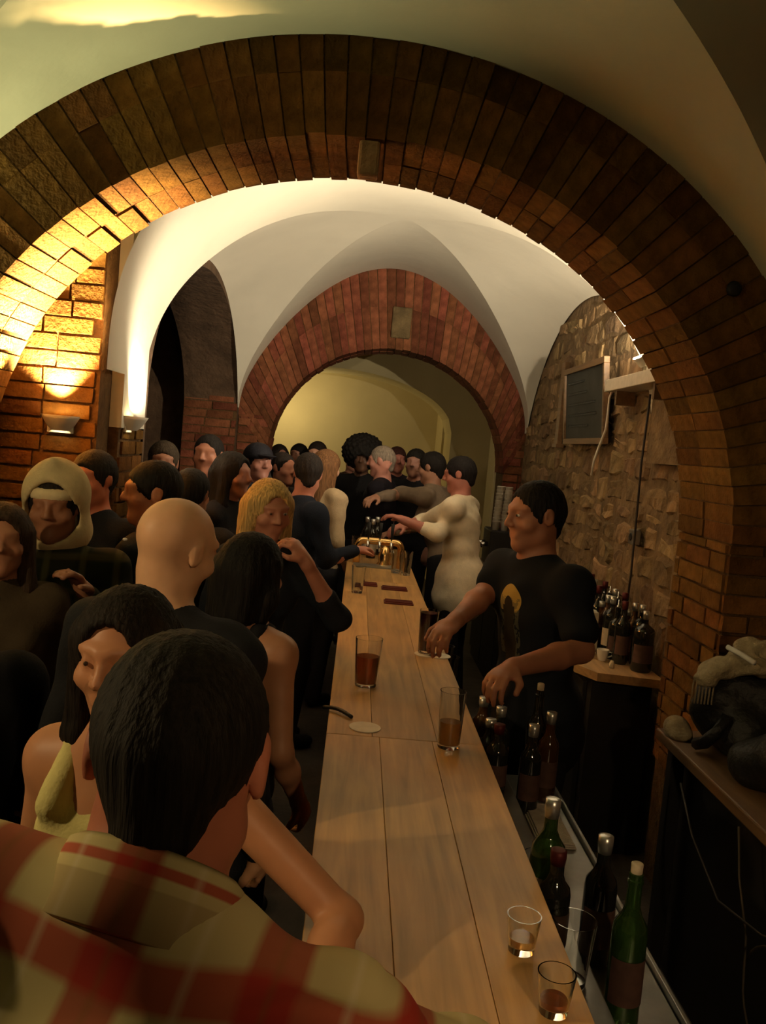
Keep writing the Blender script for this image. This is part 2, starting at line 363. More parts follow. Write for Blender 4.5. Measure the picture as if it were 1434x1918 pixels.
# ------------------------------------------------------------------ lamps of the room, and two added fill lamps out of view
MT['lamp_white'] = pmat('lamp_white', (.75,.72,.62), .5, var=.05)
MT['bulb'] = pmat('bulb', (1,.9,.7), .3, var=0, emis=(1,.78,.42), estr=40)
def light(name, kind, loc, power, colr, radius=.03, parent=None, **kw):
    l = bpy.data.lights.new(name, kind); l.energy = power; l.color = colr
    if kind == 'AREA': l.size = radius
    else: l.shadow_soft_size = radius
    o = bpy.data.objects.new(name, l); col.objects.link(o)
    for k, v in kw.items(): setattr(l, k, v) if hasattr(l, k) else setattr(o, k, v)
    o.location = Vector(loc)
    if parent: o.parent = parent; o.location = Vector(loc) - Vector(parent.location)
    return o
WARM = (1.0, .83, .58)
def uplighter(label, loc, nrm, power, colr=WARM, spot=None, aim=(0,0,1)):
    """white half-bowl wall lamp open at the top: bracket, bowl, bulb and its light"""
    loc = Vector(loc); n = Vector(nrm).normalized(); s = n.cross(Vector((0,0,1)))
    t = empty('wall_uplighter', loc); tag(t, label, 'lamp', 'wall uplighters')
    mb = MB(); prof = [(.035,-.07),(.055,-.045),(.07,-.015),(.076,.0),(.070,.0),(.06,-.02),(.03,-.055)]
    vs = []; fs = []; N = 14
    for (r, z) in prof:
        for k in range(N+1):
            a = math.pi*k/N - math.pi/2; vs.append(loc + n*(r*math.cos(a)*1.3+.0) + s*(r*math.sin(a)*1.15) + Vector((0,0,z)))
    for i in range(len(prof)-1):
        for k in range(N): p = i*(N+1)+k; fs.append((p,p+1,p+N+2,p+N+1))
    o = mesh_obj('bowl', vs, fs, MT['lamp_white'], t, True, origin=loc)
    MB().box(loc-s*.06-n*.004+Vector((0,0,-.08)), loc+s*.06+n*.006+Vector((0,0,.0))).build('bracket', MT['lamp_white'], t, origin=loc)
    MB().lathe([(.0,-.05),(.012,-.045),(.015,-.03),(.010,-.012),(.0,-.006)], loc+n*.045, 12).build('bulb', MT['bulb'], t, True, origin=loc)
    if spot: light('bulb_light', 'SPOT', loc+n*.05+Vector((0,0,.022)), power, colr, .012, t, spot_size=R_(spot), spot_blend=.7, rotation_euler=(-Vector(aim)).to_track_quat('Z','Y').to_euler())
    else: light('bulb_light', 'POINT', loc+n*.05+Vector((0,0,.022)), power, colr, .012, t)
    return t
uplighter('white bowl uplighter on the pier under the large arch', (xl, 3.64, 1.86), (1,0,0), 2000, (1,.66,.27), spot=84)
uplighter('white bowl uplighter glaring on the brick return wall', at(115,778,4.09), (0,-1,0), 600, (1,.68,.3), spot=96, aim=(-.12,-.12,1))
uplighter('white bowl uplighter on the white plaster vault foot', (XL2, 4.42, 1.90), (1,0,0), 62, spot=130, aim=(.2,.75,1))
uplighter('white bowl uplighter on the front of the left arch pier', (-1.86, 3.335, 1.90), (0,-1,0), 110, (1,.97,.5), spot=120, aim=(.15,-.5,1))
def pendant(label, loc, power, colr):
    """small hanging globe lamp of the far room"""
    loc = Vector(loc); t = empty('pendant_lamp', loc); tag(t, label, 'lamp')
    MB().tube([loc+Vector((0,0,.10)), loc+Vector((0,0,.62))], .005, 6).build('cord', MT['lamp_white'], t, origin=loc)
    MB().lathe([(.0,.13),(.03,.125),(.035,.09),(.0,.085)], loc, 14).build('cap', MT['lamp_white'], t, True, origin=loc)
    MB().lathe([(.0,.085),(.02,.08),(.028,.06),(.0,.035)], loc, 12).build('bulb', MT['bulb'], t, True, origin=loc)
    light('bulb_light', 'POINT', loc, power, colr, .03, t)
pendant('bare bulb hanging in the far yellow room', (-1.2, 12.1, 2.3), 17, (1,.79,.4))
def fill_sconce(label, loc, power, colr):
    """added fill lamp on the wall, out of view: plate, arm, paper shade and bulb"""
    loc = Vector(loc); t = empty('added_fill_lamp', loc); tag(t, label, 'lamp')
    MB().box(loc+Vector((0,-.04,-.08)), loc+Vector((.012,.04,.06)), bev=.003).build('plate', MT['lamp_white'], t, origin=loc)
    MB().tube([loc+Vector((.01,0,-.05)), loc+Vector((.08,0,-.06)), loc+Vector((.12,0,-.03))], .007, 8).build('arm', MT['lamp_white'], t, True, origin=loc)
    MB().lathe([(0,-.03),(.014,-.02),(.018,.005),(.0,.03)], loc+Vector((.12,0,0)), 12).build('bulb', MT['bulb'], t, True, origin=loc)
    light('bulb_light', 'SPOT', loc+Vector((.12,0,-.045)), power, colr, .03, t, spot_size=R_(135), spot_blend=.6, rotation_euler=(-Vector((.75,.35,-.6))).to_track_quat('Z','Y').to_euler())
    MB().lathe([(.02,.05),(.10,-.03),(.098,-.03),(.018,.048)], loc+Vector((.12,0,0)), 20).build('shade', MT['lamp_white'], t, True, origin=loc)
fill_sconce('unseen fill lamp added on the dark wall to brighten the crowd', (-2.0,.95,2.25), 46, (1,.72,.36))  # added lamp outside the view, brightens the people from the left
def fill_pendant(label, loc, power, colr, aim, cone):  # added lamp behind the camera, aimed to brighten bartender and bar
    loc = Vector(loc); t = empty('fill_pendant', loc); tag(t, label, 'lamp')
    MB().tube([loc+Vector((0,0,.12)), loc+Vector((0,0,.75))], .005, 6).build('cord', MT['cable_k'], t, origin=loc)
    MB().lathe([(.02,.13),(.05,.10),(.15,-.02),(.148,-.02),(.046,.096),(.018,.126)], loc, 24).build('shade', MT['cable_k'], t, True, origin=loc)
    MB().lathe([(0,.09),(.015,.08),(.028,.04),(0,.015)], loc, 12).build('bulb', MT['bulb'], t, True, origin=loc)
    light('bulb_light', 'SPOT', loc+Vector((0,0,-.005)), power, colr, .06, t, spot_size=R_(cone), spot_blend=.5, rotation_euler=(-Vector(aim)).to_track_quat('Z','Y').to_euler())
MT['cable_k'] = pmat('black_enamel', (.02,.018,.016), .5, var=0)
fill_pendant('unseen black pendant added as fill light for the bartender and the bar', (.72,-.7,2.42), 44, (1,.66,.34), (-.03,.95,-.32), 62)
# ------------------------------------------------------------------ body kit: smooth distance fields turned into one continuous mesh
class SDF:
    def __init__(s, vox): s.vox = vox; s.ops = []
    def cone(s, a, b, r1, r2=None, k=.02, sub=False):
        a = np.array(a, float); b = np.array(b, float); r2 = r1 if r2 is None else r2; r = max(r1, r2)
        s.ops.append(('c', (a, b, r1, r2), np.minimum(a,b)-r, np.maximum(a,b)+r, k, sub)); return s
    def ell(s, c, r, R=None, k=.02, sub=False):
        c = np.array(c, float); r = np.array(r, float); R = np.eye(3) if R is None else np.array(R, float)
        e = np.sqrt(((R*r)**2).sum(1)); s.ops.append(('e', (c, r, R), c-e, c+e, k, sub)); return s
    def mesh(s):
        v = s.vox; lo = np.min([o[2] for o in s.ops if not o[5]], 0)-3*v; hi = np.max([o[3] for o in s.ops if not o[5]], 0)+3*v
        n = np.ceil((hi-lo)/v).astype(int)+1; Fd = np.full(n, .2, np.float32)
        for kd, pr, bl, bh, k, sub in s.ops:
            pad = k+3*v; i0 = np.clip(np.floor((bl-pad-lo)/v).astype(int), 0, n-1); i1 = np.clip(np.ceil((bh+pad-lo)/v).astype(int)+1, 1, n)
            if (i1 <= i0).any(): continue
            X = (lo[0]+v*np.arange(i0[0],i1[0])).astype(np.float32)[:,None,None]; Y = (lo[1]+v*np.arange(i0[1],i1[1])).astype(np.float32)[None,:,None]; Z = (lo[2]+v*np.arange(i0[2],i1[2])).astype(np.float32)[None,None,:]
            if kd == 'c':
                a, b, r1, r2 = pr; d = b-a; dd = max((d*d).sum(), 1e-9)
                px, py, pz = X-a[0], Y-a[1], Z-a[2]
                t = np.clip((px*d[0]+py*d[1]+pz*d[2])/dd, 0, 1)
                D = np.sqrt((px-t*d[0])**2+(py-t*d[1])**2+(pz-t*d[2])**2)-(r1+(r2-r1)*t)
            else:
                c, r, R = pr; px, py, pz = X-c[0], Y-c[1], Z-c[2]
                q = [px*R[0,i]+py*R[1,i]+pz*R[2,i] for i in range(3)]
                k0 = np.sqrt(sum((q[i]/r[i])**2 for i in range(3))); k1 = np.sqrt(sum((q[i]/r[i]**2)**2 for i in range(3)))+1e-6
                D = k0*(k0-1)/k1
            sl = tuple(slice(i0[i], i1[i]) for i in range(3)); A = Fd[sl]
            if sub: A = -A
            h = np.maximum(k-np.abs(A-D), 0)/max(k,1e-6); Rr = np.minimum(A, D)-h*h*k*.25
            if sub: Rr = np.maximum(Fd[sl], -D) + (np.maximum(k-np.abs(Fd[sl]+D), 0)/max(k,1e-6))**2*k*.25
            Fd[sl] = Rr
        return nets(Fd, lo, v)
def nets(Fd, lo, v):
    S = Fd < 0; nx, ny, nz = Fd.shape
    cnt = np.zeros((nx-1,ny-1,nz-1), np.int8)
    corners = [(i,j,k) for i in (0,1) for j in (0,1) for k in (0,1)]
    for i,j,k in corners: cnt += S[i:nx-1+i, j:ny-1+j, k:nz-1+k]
    act = np.argwhere((cnt > 0) & (cnt < 8))
    idx = np.full(cnt.shape, -1, np.int64); idx[tuple(act.T)] = np.arange(len(act))
    fv = {c: Fd[act[:,0]+c[0], act[:,1]+c[1], act[:,2]+c[2]] for c in corners}
    pos = np.zeros((len(act),3)); num = np.zeros(len(act))
    for c in corners:
        for ax in range(3):
            if c[ax] == 0:
                e = list(c); e[ax] = 1; e = tuple(e); a = fv[c]; b = fv[e]; m = (a < 0) != (b < 0)
                t = np.where(m, a/np.where(m, a-b, 1), 0); p = np.array(c, float)[None].repeat(len(act), 0); p[:,ax] = t
                pos += p*m[:,None]; num += m
    V = lo + (act + pos/num[:,None])*v
    quads = []
    for ax in range(3):
        a1, a2 = (ax+1)%3, (ax+2)%3
        sA = [slice(None)]*3; sB = [slice(None)]*3; sA[ax] = slice(0,-1); sB[ax] = slice(1,None)
        d = np.argwhere(S[tuple(sA)] != S[tuple(sB)]); d = d[(d[:,a1] > 0) & (d[:,a2] > 0)]
        q = []
        for o1, o2 in ((-1,-1),(0,-1),(0,0),(-1,0)):
            e = d.copy(); e[:,a1] += o1; e[:,a2] += o2; q.append(idx[e[:,0],e[:,1],e[:,2]])
        q = np.array(q).T; flip = S[d[:,0],d[:,1],d[:,2]] == False
        q[flip] = q[flip][:,::-1]; quads.append(q)
    return V, np.concatenate(quads)
def np_mesh(name, V, Q, mat, parent, origin, uvw=None):
    me = bpy.data.meshes.new(name); V = np.asarray(V)-np.array(origin)[None]
    me.vertices.add(len(V)); me.vertices.foreach_set('co', V.astype(np.float32).ravel())
    me.loops.add(Q.size); me.loops.foreach_set('vertex_index', Q.astype(np.int32).ravel())
    me.polygons.add(len(Q)); me.polygons.foreach_set('loop_start', np.arange(0, Q.size, 4, dtype=np.int32)); me.polygons.foreach_set('loop_total', np.full(len(Q), 4, np.int32))
    me.polygons.foreach_set('use_smooth', np.ones(len(Q), bool))
    me.update(calc_edges=True); me.validate()
    if uvw is not None:
        at_ = me.attributes.new('pat', 'FLOAT_VECTOR', 'POINT'); at_.data.foreach_set('vector', np.asarray(uvw, np.float32).ravel())
    me.materials.append(mat)
    o = bpy.data.objects.new(name, me); col.objects.link(o); o.parent = parent; o.location = Vector(origin) - parent_world(parent); return o
def vnormals(V, Q):
    n = np.cross(V[Q[:,2]]-V[Q[:,0]], V[Q[:,3]]-V[Q[:,1]]); N = np.zeros_like(V)
    for i in range(4): np.add.at(N, Q[:,i], n)
    return N/np.maximum(np.linalg.norm(N, axis=1)[:,None], 1e-9)
def relax(V, Q, it=1):
    for _ in range(it):
        A = np.zeros_like(V); c = np.zeros(len(V))
        for i in range(4):
            for j in (1,3): np.add.at(A, Q[:,i], V[Q[:,(i+j)%4]]); np.add.at(c, Q[:,i], 1)
        V = V*.5 + .5*A/np.maximum(c,1)[:,None]
    return V

SK = {}
def skin(c):
    k = tuple(c)
    if k not in SK:
        m, nt, b = nmat('skin'); n = nt.nodes.new('ShaderNodeTexNoise'); n.inputs['Scale'].default_value = 22
        r = nt.nodes.new('ShaderNodeValToRGB'); r.color_ramp.elements[0].color = (*[x*.82 for x in c],1); r.color_ramp.elements[1].color = (*[min(1,x*1.1) for x in c],1)
        tc = nt.nodes.new('ShaderNodeTexCoord'); nt.links.new(tc.outputs['Object'], n.inputs['Vector']); nt.links.new(n.outputs['Fac'], r.inputs['Fac']); nt.links.new(r.outputs[0], b.inputs['Base Color'])
        b.inputs['Roughness'].default_value = .5; b.inputs['Subsurface Weight'].default_value = .12; b.inputs['Subsurface Radius'].default_value = (.02,.008,.004)
        b.inputs['Specular IOR Level'].default_value = .35; SK[k] = m
    return SK[k]
HM = {}
def hairmat(c):
    k = tuple(c)
    if k not in HM:
        m, nt, b = nmat('hair'); L = nt.links.new; tc = nt.nodes.new('ShaderNodeTexCoord'); mp = nt.nodes.new('ShaderNodeMapping'); mp.inputs['Scale'].default_value = (150,150,14)
        n = nt.nodes.new('ShaderNodeTexNoise'); n.inputs['Scale'].default_value = 1; n.inputs['Detail'].default_value = 3
        L(tc.outputs['Object'], mp.inputs[0]); L(mp.outputs[0], n.inputs['Vector'])
        r = nt.nodes.new('ShaderNodeValToRGB'); r.color_ramp.elements[0].position = .3; r.color_ramp.elements[1].position = .7
        r.color_ramp.elements[0].color = (*[x*.45 for x in c],1); r.color_ramp.elements[1].color = (*[min(1,x*1.25) for x in c],1)
        L(n.outputs['Fac'], r.inputs['Fac']); L(r.outputs[0], b.inputs['Base Color']); b.inputs['Roughness'].default_value = .72; b.inputs['Specular IOR Level'].default_value = .18
        bp = nt.nodes.new('ShaderNodeBump'); bp.inputs['Strength'].default_value = .7; bp.inputs['Distance'].default_value = .006; L(n.outputs['Fac'], bp.inputs['Height']); L(bp.outputs[0], b.inputs['Normal'])
        HM[k] = m
    return HM[k]
CM = {}
def cloth(c, rough=.9):
    k = (tuple(c), rough)
    if k not in CM: CM[k] = pmat('cloth', c, rough, var=.07, scale=30, bump=.15, bscale=150, spec=.15)
    return CM[k]
MT['eye'] = pmat('eye', (.55,.5,.45), .2, var=0); MT['iris'] = pmat('iris', (.05,.03,.02), .15, var=0)
MT['lip'] = pmat('lip', (.36,.14,.10), .45, var=.1)

def rotm(yaw=0, pitch=0, roll=0):
    """columns right, forward, up; yaw turns left, pitch looks up, roll tips to the right"""
    return np.array((Matrix.Rotation(R_(yaw), 3, 'Z') @ Matrix.Rotation(R_(pitch), 3, 'X') @ Matrix.Rotation(R_(roll), 3, 'Y')))
def head_sdf(S, c, R, s, fem=False, ears=True, fine=True):
    P = lambda x,y,z: c + R @ (np.array((x,y,z))*s)
    E = lambda p,r,k=.02,sub=False: S.ell(P(*p), np.array(r)*s, R, k*s, sub)
    Cn = lambda a,b,r1,r2=None,k=.015,sub=False: S.cone(P(*a), P(*b), r1*s, (r1 if r2 is None else r2)*s, k*s, sub)
    E((0,-.014,.028), (.077,.096,.086)); E((0,.026,-.03), (.058,.066,.074), .035)
    j = .9 if fem else 1
    Cn((-.045*j,.01,-.062), (0,.066,-.094), .026*j, .02*j, .03); Cn((.045*j,.01,-.062), (0,.066,-.094), .026*j, .02*j, .03)
    for sd in (-1,1):
        E((sd*.042,.058,-.024), (.026,.026,.022), .02)                      # cheek
        Cn((sd*.012,.087,.034), (sd*.05,.066,.034), .010, .008, .018)       # brow
        E((sd*.031,.100,.014), (.019,.016,.013), .012, True)                # socket
        E((sd*.031,.077,.013), (.014,.014,.0125), .004)                     # lid
        if ears:
            E((sd*.079,-.008,.002), (.009,.02,.032), np.float64(.008)); E((sd*.086,-.002,.0), (.004,.010,.017), .003, True)
    Cn((0,.090,.022), (0,.112,-.016), .008, .0115, .014); E((-.0125,.100,-.021), (.009,.011,.008), .008); E((.0125,.100,-.021), (.009,.011,.008), .008)
    if fine:
        Cn((-.021,.083,-.0535), (.021,.083,-.0535), .0075, None, .006); Cn((-.017,.084,-.064), (.017,.084,-.064), .008, None, .006)
        E((0,.099,-.0585), (.022,.006,.0022), .003, True)
    return P
def hand_sdf(S, wr, d, n, thumb, s, curl=(20,25,20), fat=1., spread=1.):
    """palm, four fingers bent towards n, thumb on the side 'thumb'"""
    d = np.array(d, float); d /= np.linalg.norm(d); n = np.array(n, float); n -= d*(n@d); n /= np.linalg.norm(n); sd = np.cross(d, n)*thumb
    wr = np.array(wr, float); R = np.array([sd, d, n]).T
    S.ell(wr+d*.05*s, (.041*s,.055*s,.017*s), R, .012); S.cone(wr-d*.015*s, wr+d*.03*s, .027*s, .026*s, .015)
    for i, (o, L) in enumerate(((.030,.072),(.0105,.080),(-.0095,.075),(-.028,.060))):
        p = wr + d*(.092-.006*abs(i-1.2))*s + sd*o*s*spread; a = 0
        for q, (f, r) in enumerate(((.45,.0100),(.31,.0092),(.24,.0082))):
            a += R_(curl[q]); e = p + (d*math.cos(a)+n*math.sin(a)+sd*o*1.5*spread*(q<1))*L*f*s*1.08
            S.cone(p, e, r*s*fat, r*s*fat*.93, .004); p = e
    p = wr+d*.028*s+sd*.030*s; e1 = p+(d*.62+sd*.62+n*.38)*.046*s; e2 = e1+(d*.86+sd*.1+n*.5)*.036*s
    S.cone(p, e1, .0145*s*fat, .012*s*fat, .012); S.cone(e1, e2, .0115*s*fat, .0092*s*fat, .004)

def person(label, top, yaw=0, head=(0,0,0), lean=(0,0), fem=False, vox=.011, cvox=None, hair='short', hcol=(.02,.014,.01), skn=(.42,.22,.13),
           shirt=(.02,.02,.024), sleeve='long', pants=(.02,.02,.025), arms=None, hands=None, tilt=0, strap=False, shirtmat=None, build=1., eyes=False,
           group=None, folds=.004, shirt_len=0., head_s=1., squat=0, name='person', htop=.118, neckfw=.03, seed=0, bare=False, legs=True, hairfn=None, shirtname='shirt', nd=.165, ease=.016, creases=()):
    top = Vector(top); H = top.z + squat; s = min(1.08, max(.93, H/1.75)); cvox = cvox or vox*1.25
    Rh = rotm(yaw+head[0], head[1], head[2]); Rb = rotm(yaw)
    hs = s*head_s*(.95 if fem else 1.0)
    hc = np.array(top) - Rh[:,2]*htop*hs
    r, f = Rb[:,0], Rb[:,1]
    nb = hc + np.array((0,0,-nd*hs)) - f*neckfw*s                       # neck base
    pel = np.array((nb[0]-lean[0]*r[0]-lean[1]*f[0], nb[1]-lean[0]*r[1]-lean[1]*f[1], .535*H-squat*.8))
    up = nb-pel; up /= np.linalg.norm(up)
    rt = r - up*(r@up); rt /= np.linalg.norm(rt)
    if tilt: rt = np.array(Matrix.Rotation(R_(tilt), 3, Vector(np.cross(rt, up)))) @ rt
    fw = np.cross(up, rt); T = np.array([rt, fw, up]).T
    sw = (.150 if fem else .178)*s*build
    sh = [nb - up*.052*s + rt*sd*sw for sd in (-1,1)]
    base = Vector((pel[0], pel[1], 0)); root = empty(name, base); tag(root, label, 'person', group)
    if arms is None: arms = [None, None]
    A = []
    for i, sd in ((0,-1),(1,1)):
        a = arms[i]
        if a is None:
            el = sh[i] + np.array((0,0,-.275*s)) + rt*sd*.05 - fw*.03; wr = el + fw*.15*s + np.array((0,0,-.19*s)) - rt*sd*.02
        elif a == 'up':
            el = sh[i] + np.array((0,0,-.25*s)) + rt*sd*.06 + fw*.08; wr = el + fw*.13*s + np.array((0,0,.20*s)) - rt*sd*.10
        elif a == 'fwd':
            el = sh[i] + np.array((0,0,-.25*s)) + rt*sd*.06 + fw*.06; wr = el + fw*.23*s + np.array((0,0,.04*s)) - rt*sd*.08
        else: el, wr = np.array(a[0], float), np.array(a[1], float)
        A.append((el, wr))
    ch = pel+(nb-pel)*.70; be = pel+(nb-pel)*.36
    def torso(S, g, k=.05):
        S.ell(ch, np.array((.150*build,.100*build,.17))*s+g, T, k); S.ell(be, np.array((.128*build*(.9 if fem else 1),.094*build,.16))*s+g, T, k); S.ell(pel, np.array((.155*(1.05 if fem else 1),.108,.12))*s+g, T, k)
        if fem:
            for sd in (-1,1): S.ell(ch+rt*sd*.065*s+fw*.075*s-up*.015*s, np.array((.055,.05,.055))*s+g*.7, T, .04)
        for i, sd in ((0,-1),(1,1)):
            S.cone(nb-up*.005*s, sh[i]-up*.004*s, .046*s+g*.8, .044*s+g*.8, .05); S.ell(sh[i]-rt*sd*.018*s-up*.008*s, np.array((.050,.054,.058))*s*(.9 if fem else 1)+g*.75, T, .05)
    am = .86 if fem else 1.
    B = SDF(vox); P = head_sdf(B, hc, Rh, hs, fem, fine=vox < .009)
    B.cone(hc - Rh[:,2]*.06*hs - Rh[:,1]*.022*hs, nb+up*.0, (.047 if fem else .056)*s, (.052 if fem else .062)*s, .03)
    torso(B, 0)
    for i in (0,1):
        el, wr = A[i]
        B.cone(sh[i], el, .050*s*am, .040*s*am, .03); B.cone(el, el+(wr-el)*.35, .040*s*am, .041*s*am, .02); B.cone(el+(wr-el)*.35, wr, .041*s*am, .027*s*am, .02)
        h = (hands or [None,None])[i]
        d = wr-el; n = np.array((0,0,-1.)) if abs(d[2]) < .8*np.linalg.norm(d) else -rt*(1 if i else -1)
        th = (1 if i == 0 else -1)
        cu = (25,30,20)
        if h: d = h.get('d', d); n = h.get('n', n); cu = h.get('curl', cu); th = h.get('thumb', th)
        hand_sdf(B, wr, d, n, th, s*(.92 if fem else 1.), cu, fat=1.0 if vox < .009 else 1.15)
    if legs:
        for sd in (-1,1):
            hip = pel + rt*sd*.085*s; kn = np.array((hip[0]+fw[0]*.03, hip[1]+fw[1]*.03, .28*H-squat*.4)) ; an = np.array((hip[0]-f[0]*.02, hip[1]-f[1]*.02, .075))
            B.cone(hip, kn, .082*s, .056*s, .03); B.cone(kn, an, .055*s, .038*s, .03); B.cone(an-np.array((0,0,.02)), an+f*.14-np.array((0,0,.035)), .042, .032, .02)
    V, Q = B.mesh(); body = np_mesh('body', V, Q, skin(skn), root, base)
    if eyes:
        for sd in (-1,1):
            mb = MB(); c0 = Vector(P(sd*.031,.0855,.013)); Rm = Matrix(Rh.tolist())
            e = MB().lathe([(0,-.0085),(.006,-.006),(.0085,0),(.006,.006),(0,.0085)], (0,0,0), 10)
            mesh_obj('eye', [c0 + Rm @ (Vector((q.x*1.25,q.y*.8,q.z*.7))*hs) for q in e.v], e.f, MT['eye'], None, True).parent = body
            o = [c for c in body.children][-1]; o.location = -Vector(base)
            o2 = mesh_obj('iris', [c0 + Rm @ (Vector((q.x*.55,q.y*.4+.0055,q.z*.55))*hs) for q in e.v], e.f, MT['iris'], None, True); o2.parent = body; o2.location = -Vector(base)
    # clothes
    if not bare:
        C = SDF(cvox); g = ease
        if strap:
            C.ell(ch-up*.02, np.array((.150*build,.103,.125))*s+.010, T, .04); C.ell(be, np.array((.128*build,.096,.16))*s+g, T, .05); C.ell(pel+up*.03, np.array((.158,.11,.10))*s+g, T, .05)
            if fem:
                for sd in (-1,1): C.ell(ch+rt*sd*.065*s+fw*.075*s-up*.015*s, np.array((.057,.053,.055))*s+.008, T, .03)
            for sd in (-1,1):
                p0 = ch+rt*sd*.085*s+fw*.10*s+up*.06*s; p1 = nb+rt*sd*.085*s-up*.0*s; p2 = ch+rt*sd*.085*s-fw*.10*s+up*.06*s
                C.cone(p0, p1+fw*.02, .026, .022, .02); C.cone(p1+fw*.02, p1-fw*.03, .022, .022, .015); C.cone(p1-fw*.03, p2, .022, .026, .02)
        else:
            torso(C, g)
            if shirt_len: C.cone(pel, pel-np.array((0,0,shirt_len)), .172*s, .185*s, .06)
            for i in (0,1):
                el, wr = A[i]
                if sleeve == 'long':
                    C.cone(sh[i], el, .059*s*am, .052*s*am, .05); C.cone(el, wr-(wr-el)*.04, .052*s*am, .038*s*am, .03)
                elif sleeve == 'rolled':
                    C.cone(sh[i], el, .060*s*am, .055*s*am, .05); C.cone(el, el+(wr-el)*.35, .055*s*am, .05*s*am, .03)
                elif sleeve == 'short': C.cone(sh[i], sh[i]+(el-sh[i])*.70, .060*s, .063*s, .05)
                elif sleeve == 'none': C.ell(sh[i]-rt*(1 if i else -1)*.03, np.array((.05,.06,.06))*s, T, .02)
        V, Q = C.mesh(); V = relax(V, Q, 2)
        if folds:
            N = vnormals(V, Q); L = (V-base[:]) @ T
            w_ = np.sin(L[:,2]*46+np.sin(L[:,0]*17+seed)*2.2+L[:,1]*9) * np.sin(L[:,0]*13+L[:,2]*6+seed*2) + .6*np.sin(L[:,0]*38+L[:,2]*15+seed)
            V = V + N*(w_*folds)[:,None]
        L = (V-nb) @ T
        if len(creases):
            N = vnormals(V, Q); dsp = np.zeros(len(V))
            for (x0,z0,x1,z1,wd,am_) in creases:      # soft ridges on the back, in torso coordinates
                q = L[:,[0,2]]-np.array((x0,z0)); dv = np.array((x1-x0,z1-z0)); t_ = np.clip((q@dv)/(dv@dv), 0, 1)
                dd = np.linalg.norm(q-t_[:,None]*dv, axis=1); dsp += am_*np.exp(-(dd/wd)**2)*(L[:,1] < .06)*np.sin(np.clip(t_,.03,.97)*math.pi)**.5
            V = V + N*dsp[:,None]
        np_mesh(shirtname, V, Q, shirtmat or cloth(shirt), root, base, uvw=L)
    if legs:
        C = SDF(max(cvox,.014)); C.ell(pel-up*.02, np.array((.156*(1.05 if fem else 1),.110,.11))*s+.012, T, .05)
        for sd in (-1,1):
            hip = pel + rt*sd*.085*s; kn = np.array((hip[0]+fw[0]*.03, hip[1]+fw[1]*.03, .28*H-squat*.4)); an = np.array((hip[0]-f[0]*.02, hip[1]-f[1]*.02, .075))
            C.cone(hip, kn, .096*s, .07*s, .03); C.cone(kn, an, .07*s, .058*s, .03)
        V, Q = C.mesh(); np_mesh('trousers', V, Q, cloth(pants), root, base)
        for sd in (-1,1):
            an = pel + rt*sd*.085*s; an = np.array((an[0]-f[0]*.02, an[1]-f[1]*.02, .05))
            C = SDF(.012); C.cone(an, an+f*.15-np.array((0,0,.012)), .046, .036, .02); V, Q = C.mesh(); V[:,2] = np.maximum(V[:,2], .0)
            np_mesh('shoe', V, Q, cloth((.012,.011,.011), .5), root, base)
    # hair
    if hair and hair != 'bald':
        hv = min(vox, .0095); C = SDF(hv); E = lambda p,rr,k=.02,sub=False: C.ell(P(*p), np.array(rr)*hs, Rh, k*hs, sub)
        Cn = lambda a,b,r1,r2=None,k=.02,sub=False: C.cone(P(*a), P(*b), r1*hs, (r1 if r2 is None else r2)*hs, k*hs, sub)
        g = {'buzz': .004, 'short': .010, 'crop': .0055}.get(hair, .014)
        E((0,-.016,.032), (.077+g,.096+g,.086+g))
        if hair == 'afro': E((0,-.03,.07), (.185,.18,.165), .03)
        if hair in ('short','buzz','crop'):
            Cn((0,-.065,.0), (0,-.062,-.055), .052, .04, .03)
            for sd in (-1,1): Cn((sd*.068,.018,.01), (sd*.064,.022,-.012), .013, .008, .012)
        if hair in ('long','bob'):
            e = -.30 if hair == 'long' else -.13
            for sd in (-1,1):
                Cn((sd*.072,.005,.03), (sd*.085,-.005,e*.55), .030, .034, .03); Cn((sd*.085,-.005,e*.55), (sd*.085,-.02,e), .034, .022, .02)
                Cn((sd*.05,-.07,.0), (sd*.055,-.075,e), .05, .035, .03)
            Cn((0,-.085,.0), (0,-.085,e), .05, .04, .03)
        if hair == 'pony': Cn((0,-.105,.02), (0,-.15,-.14), .032, .02, .02)
        if hair in ('pony','bun'): Cn((0,-.06,.0), (0,-.06,-.05), .05, .035, .03)
        if hair == 'bun': E((0,-.12,.06), (.045,.045,.045))
        # open the face, the ears and the nape
        fx = .058 if hair in ('long','bob') else .066
        E((0,.098,-.022 if hair not in ('long','bob') else -.008), (fx,.066,.082 if hair not in ('long','bob') else .096), .012, True)
        if hair == 'crop': E((0,.108,.025), (.06,.05,.075), .012, True)
        if hair not in ('long','bob','afro'): E((0,.05,-.115), (.12,.115,.085), .012, True)
        if hair in ('short','buzz','crop'):
            for sd in (-1,1): E((sd*.088,-.004,-.006), (.02,.026,.034), .006, True)
        if hairfn: hairfn(C, P, Rh, hs)
        V, Q = C.mesh(); L = (V-hc) @ Rh; N = vnormals(V, Q); an_ = np.arctan2(L[:,0], -L[:,1]+1e-6)
        amp = .0012 if hair == 'buzz' else (.012 if hair == 'afro' else .0022)
        if hair == 'afro': d_ = np.sin(L[:,0]*90)*np.sin(L[:,1]*85)*np.sin(L[:,2]*80)
        else: d_ = np.sin(an_*26+np.sin(L[:,2]*30)*1.2)*.6+np.sin(an_*57+L[:,2]*20)*.4
        np_mesh('hair', V+N*(d_*amp)[:,None], Q, hairmat(hcol), root, base)
    return dict(root=root, hc=hc, P=P, Rh=Rh, nb=nb, sh=sh, T=T, pel=pel, A=A, base=base, s=s, hs=hs)
BT = 1.05   # height of the bar top
Pp = at
